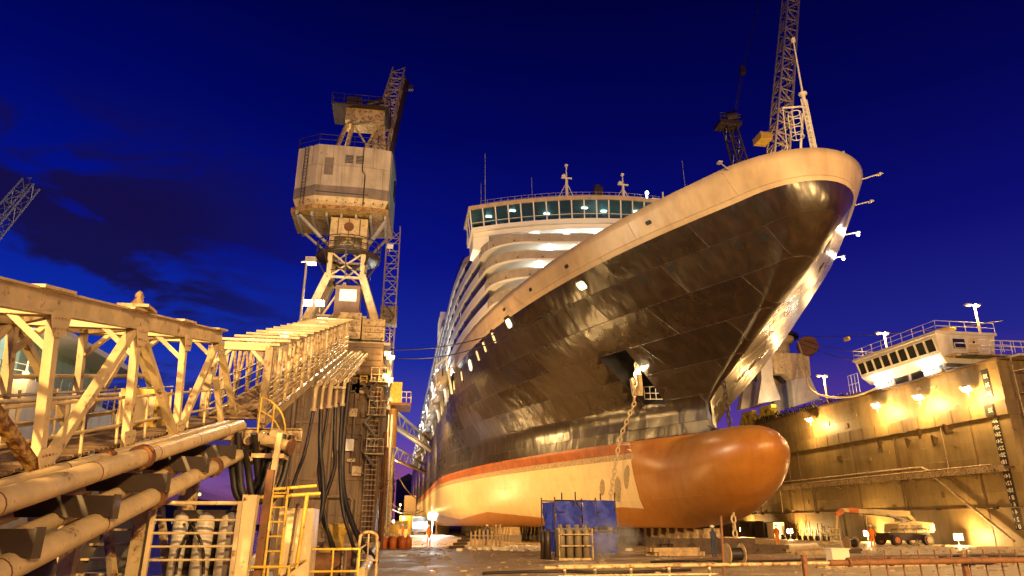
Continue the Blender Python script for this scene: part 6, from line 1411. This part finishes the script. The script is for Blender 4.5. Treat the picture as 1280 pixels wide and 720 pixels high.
# ------------------------------------------------------------------ white vessel and crane jib at the far left
v = thing('moored_vessel', 'white vessel superstructure with a funnel deck seen through the gangway at far left', 'ship', (-36, 60, -2.5))
m = MB(); P = [(-45, 58), (-31.2, 58), (-29.9, 60), (-29.9, 90), (-45, 90)]; slab(m, P, -2.5, 13.0); m.build('hull', white, v)
m = MB(); slab(m, [(-45, 57), (-30.6, 57), (-28.4, 59.5), (-28.4, 80), (-45, 80)], 17.0, 17.5); m.build('upper_deck', whitec, v)
m = MB(); slab(m, [(-45, 60), (-33, 60), (-32, 62), (-32, 80), (-45, 80)], 13.0, 17.0); m.build('deck_house', teal, v)
m = MB(); railing(m, [(-45, 58.2, 13), (-31.2, 58.2, 13), (-30.1, 60, 13), (-30.1, 90, 13)], 1.1, 1.5, .04); m.build('railing', galv, v)
MB().cyl((-30.2, 60, 13.2), (-30.2, 60, 14.6), .05).sphere((-30.2, 60, 13.4), .25).build('deck_lamp', sodE, v); light('vessel_light', (-29.4, 59, 13.4), 400, SOD, radius=.15, parent=v)
light('vessel_light', (-31.5, 58.5, 16.4), 300, (.85, 1, .95), radius=.3, parent=v)
for i in range(4): MB().cyl((-29.95, 63+i*5, 8), (-29.88, 63+i*5, 8), .4, n=12).build('porthole', glassd, v)
text_mesh('A', 1, (0, 0, -50), white, None, 'x') if False else None
j = thing('shipyard_crane', 'pale lattice crane jib slanting up at the far left edge of the sky', 'crane', (-58, 92, -2.5)); m = MB(); lattice(m, (-62, 90, 18), (-50.0, 90, 44.5), 2.4, 1.6, 16, .16, .09); m.build('jib', galv, j)
MB().cyl((-50, 90, 44.6), (-62, 92, 33), .04, n=5).build('stay_wire', galv, j); m = MB(); lattice(m, (-63, 92, -2.5), (-62.5, 91, 33), 3, 3, 12, .25, .15); m.build('tower', galv, j); MB().cyl((-50.3, 90, 44.5), (-50.3, 90, 45.3), .05).box((-50.4, 90, 45.3), (.5,.1,.1)).build('anemometer', galv, j)
# bollards at lower left
for i, x in enumerate((-5.45, -5.1)):
    t = MB().lathe((x, 11.8, -1), [(.16, 0), (.16, 2.1), (.19, 2.3), (.15, 2.42), (0, 2.46)], 14); tag(t.build('mooring_post', darkst, loc=(x, 11.8, -1)), ['dark rounded mooring post below the pipes, left one', 'dark rounded mooring post below the pipes, right one'][i], 'post', 'mooring posts')

light('unseen_floodlight', (-53, 62, 4), 26000, (1, .85, .75), 'SPOT', .5, (-53, 90, 40), 60)  # added spot out of view, no lamp there, brightens the far left jib

# ------------------------------------------------------------------ steam drifting past the blue tarps
def steam():
    m = bpy.data.materials.new('steam'); m.use_nodes = True; nt = m.node_tree; N = nt.nodes; L = nt.links; N.remove(N['Principled BSDF'])
    v = N.new('ShaderNodeVolumePrincipled'); v.inputs['Color'].default_value = (.95, .92, .88, 1); v.inputs['Density'].default_value = 0; L.new(v.outputs[0], N['Material Output'].inputs['Volume'])
    tc = N.new('ShaderNodeTexCoord'); nz = N.new('ShaderNodeTexNoise'); L.new(tc.outputs['Object'], nz.inputs[0]); nz.inputs['Scale'].default_value = 1.1; nz.inputs['Detail'].default_value = 5; nz.inputs['Distortion'].default_value = .6
    mp = N.new('ShaderNodeMapping'); L.new(tc.outputs['Object'], mp.inputs[0]); mp.inputs['Scale'].default_value = (.42, .7, .75); le = N.new('ShaderNodeVectorMath'); le.operation = 'LENGTH'; L.new(mp.outputs[0], le.inputs[0])
    f = N.new('ShaderNodeMapRange'); L.new(le.outputs['Value'], f.inputs[0]); f.inputs[1].default_value = 1; f.inputs[2].default_value = 0; g2 = N.new('ShaderNodeMapRange'); L.new(nz.outputs[0], g2.inputs[0]); g2.inputs[1].default_value = .42; g2.inputs[2].default_value = .75
    a = N.new('ShaderNodeMath'); a.operation = 'MULTIPLY'; L.new(f.outputs[0], a.inputs[0]); L.new(g2.outputs[0], a.inputs[1]); b = N.new('ShaderNodeMath'); b.operation = 'MULTIPLY'; L.new(a.outputs[0], b.inputs[0]); b.inputs[1].default_value = 1.6; L.new(b.outputs[0], v.inputs['Density'])
    o = MB().sphere((11.9, 40.2, 1.0), 1, (2.4, 1.45, 1.35), 20).build('steam', m, loc=(11.9, 40.2, 1.0)); tag(o, 'thin steam drifting over the floor before the blue tarps', 'steam', kind='stuff')
steam()
HAZE = 0
def haze():
    m = bpy.data.materials.new('haze'); m.use_nodes = True; nt = m.node_tree; N = nt.nodes; L = nt.links; N.remove(N['Principled BSDF'])
    v = N.new('ShaderNodeVolumePrincipled'); v.inputs['Color'].default_value = (.9, .9, .95, 1); v.inputs['Density'].default_value = HAZE; v.inputs['Anisotropy'].default_value = .88; L.new(v.outputs[0], N['Material Output'].inputs['Volume'])
    o = MB().bb((-500, -120, -5), (500, 760, 160)).build('haze', m); o['kind'] = 'stuff'
if HAZE: haze()

light('tower_crane_fill', (-8.2, 55.5, 19.2), 1600, (1, .82, .55), 'SPOT', .3, (-5.8, 62, 30), 110, parent=cr)  # added upward spots without fixtures, brighten the crane tower and house
light('tower_crane_fill', (-3.2, 55.5, 19.2), 1600, (1, .82, .55), 'SPOT', .3, (-5.0, 62, 32), 110, parent=cr)
light('tower_crane_fill', (-9, 63, 37.2), 1200, (1, .7, .4), 'SPOT', .2, (-3, 68, 46), 120, parent=cr)  # added spot above the house roof, brightens the top of the crane
light('harbour_crane_fill', (57.5, 87, 49.5), 26000, (1, .66, .3), 'SPOT', .4, (70, 100, 88), 80, parent=hc)  # added spots without fixtures, brighten the harbour crane's jib and A-frame
light('harbour_crane_fill', (57.5, 87.5, 49.5), 4000, (1, .66, .3), 'SPOT', .4, (58, 101, 66), 80, parent=hc)
light('harbour_crane_fill', (54.0, 92.0, 18.2), 500, (1, .8, .5), 'SPOT', .3, (57.5, 97, 26), 130, parent=hc)  # added spot without a fixture, brightens the portal legs
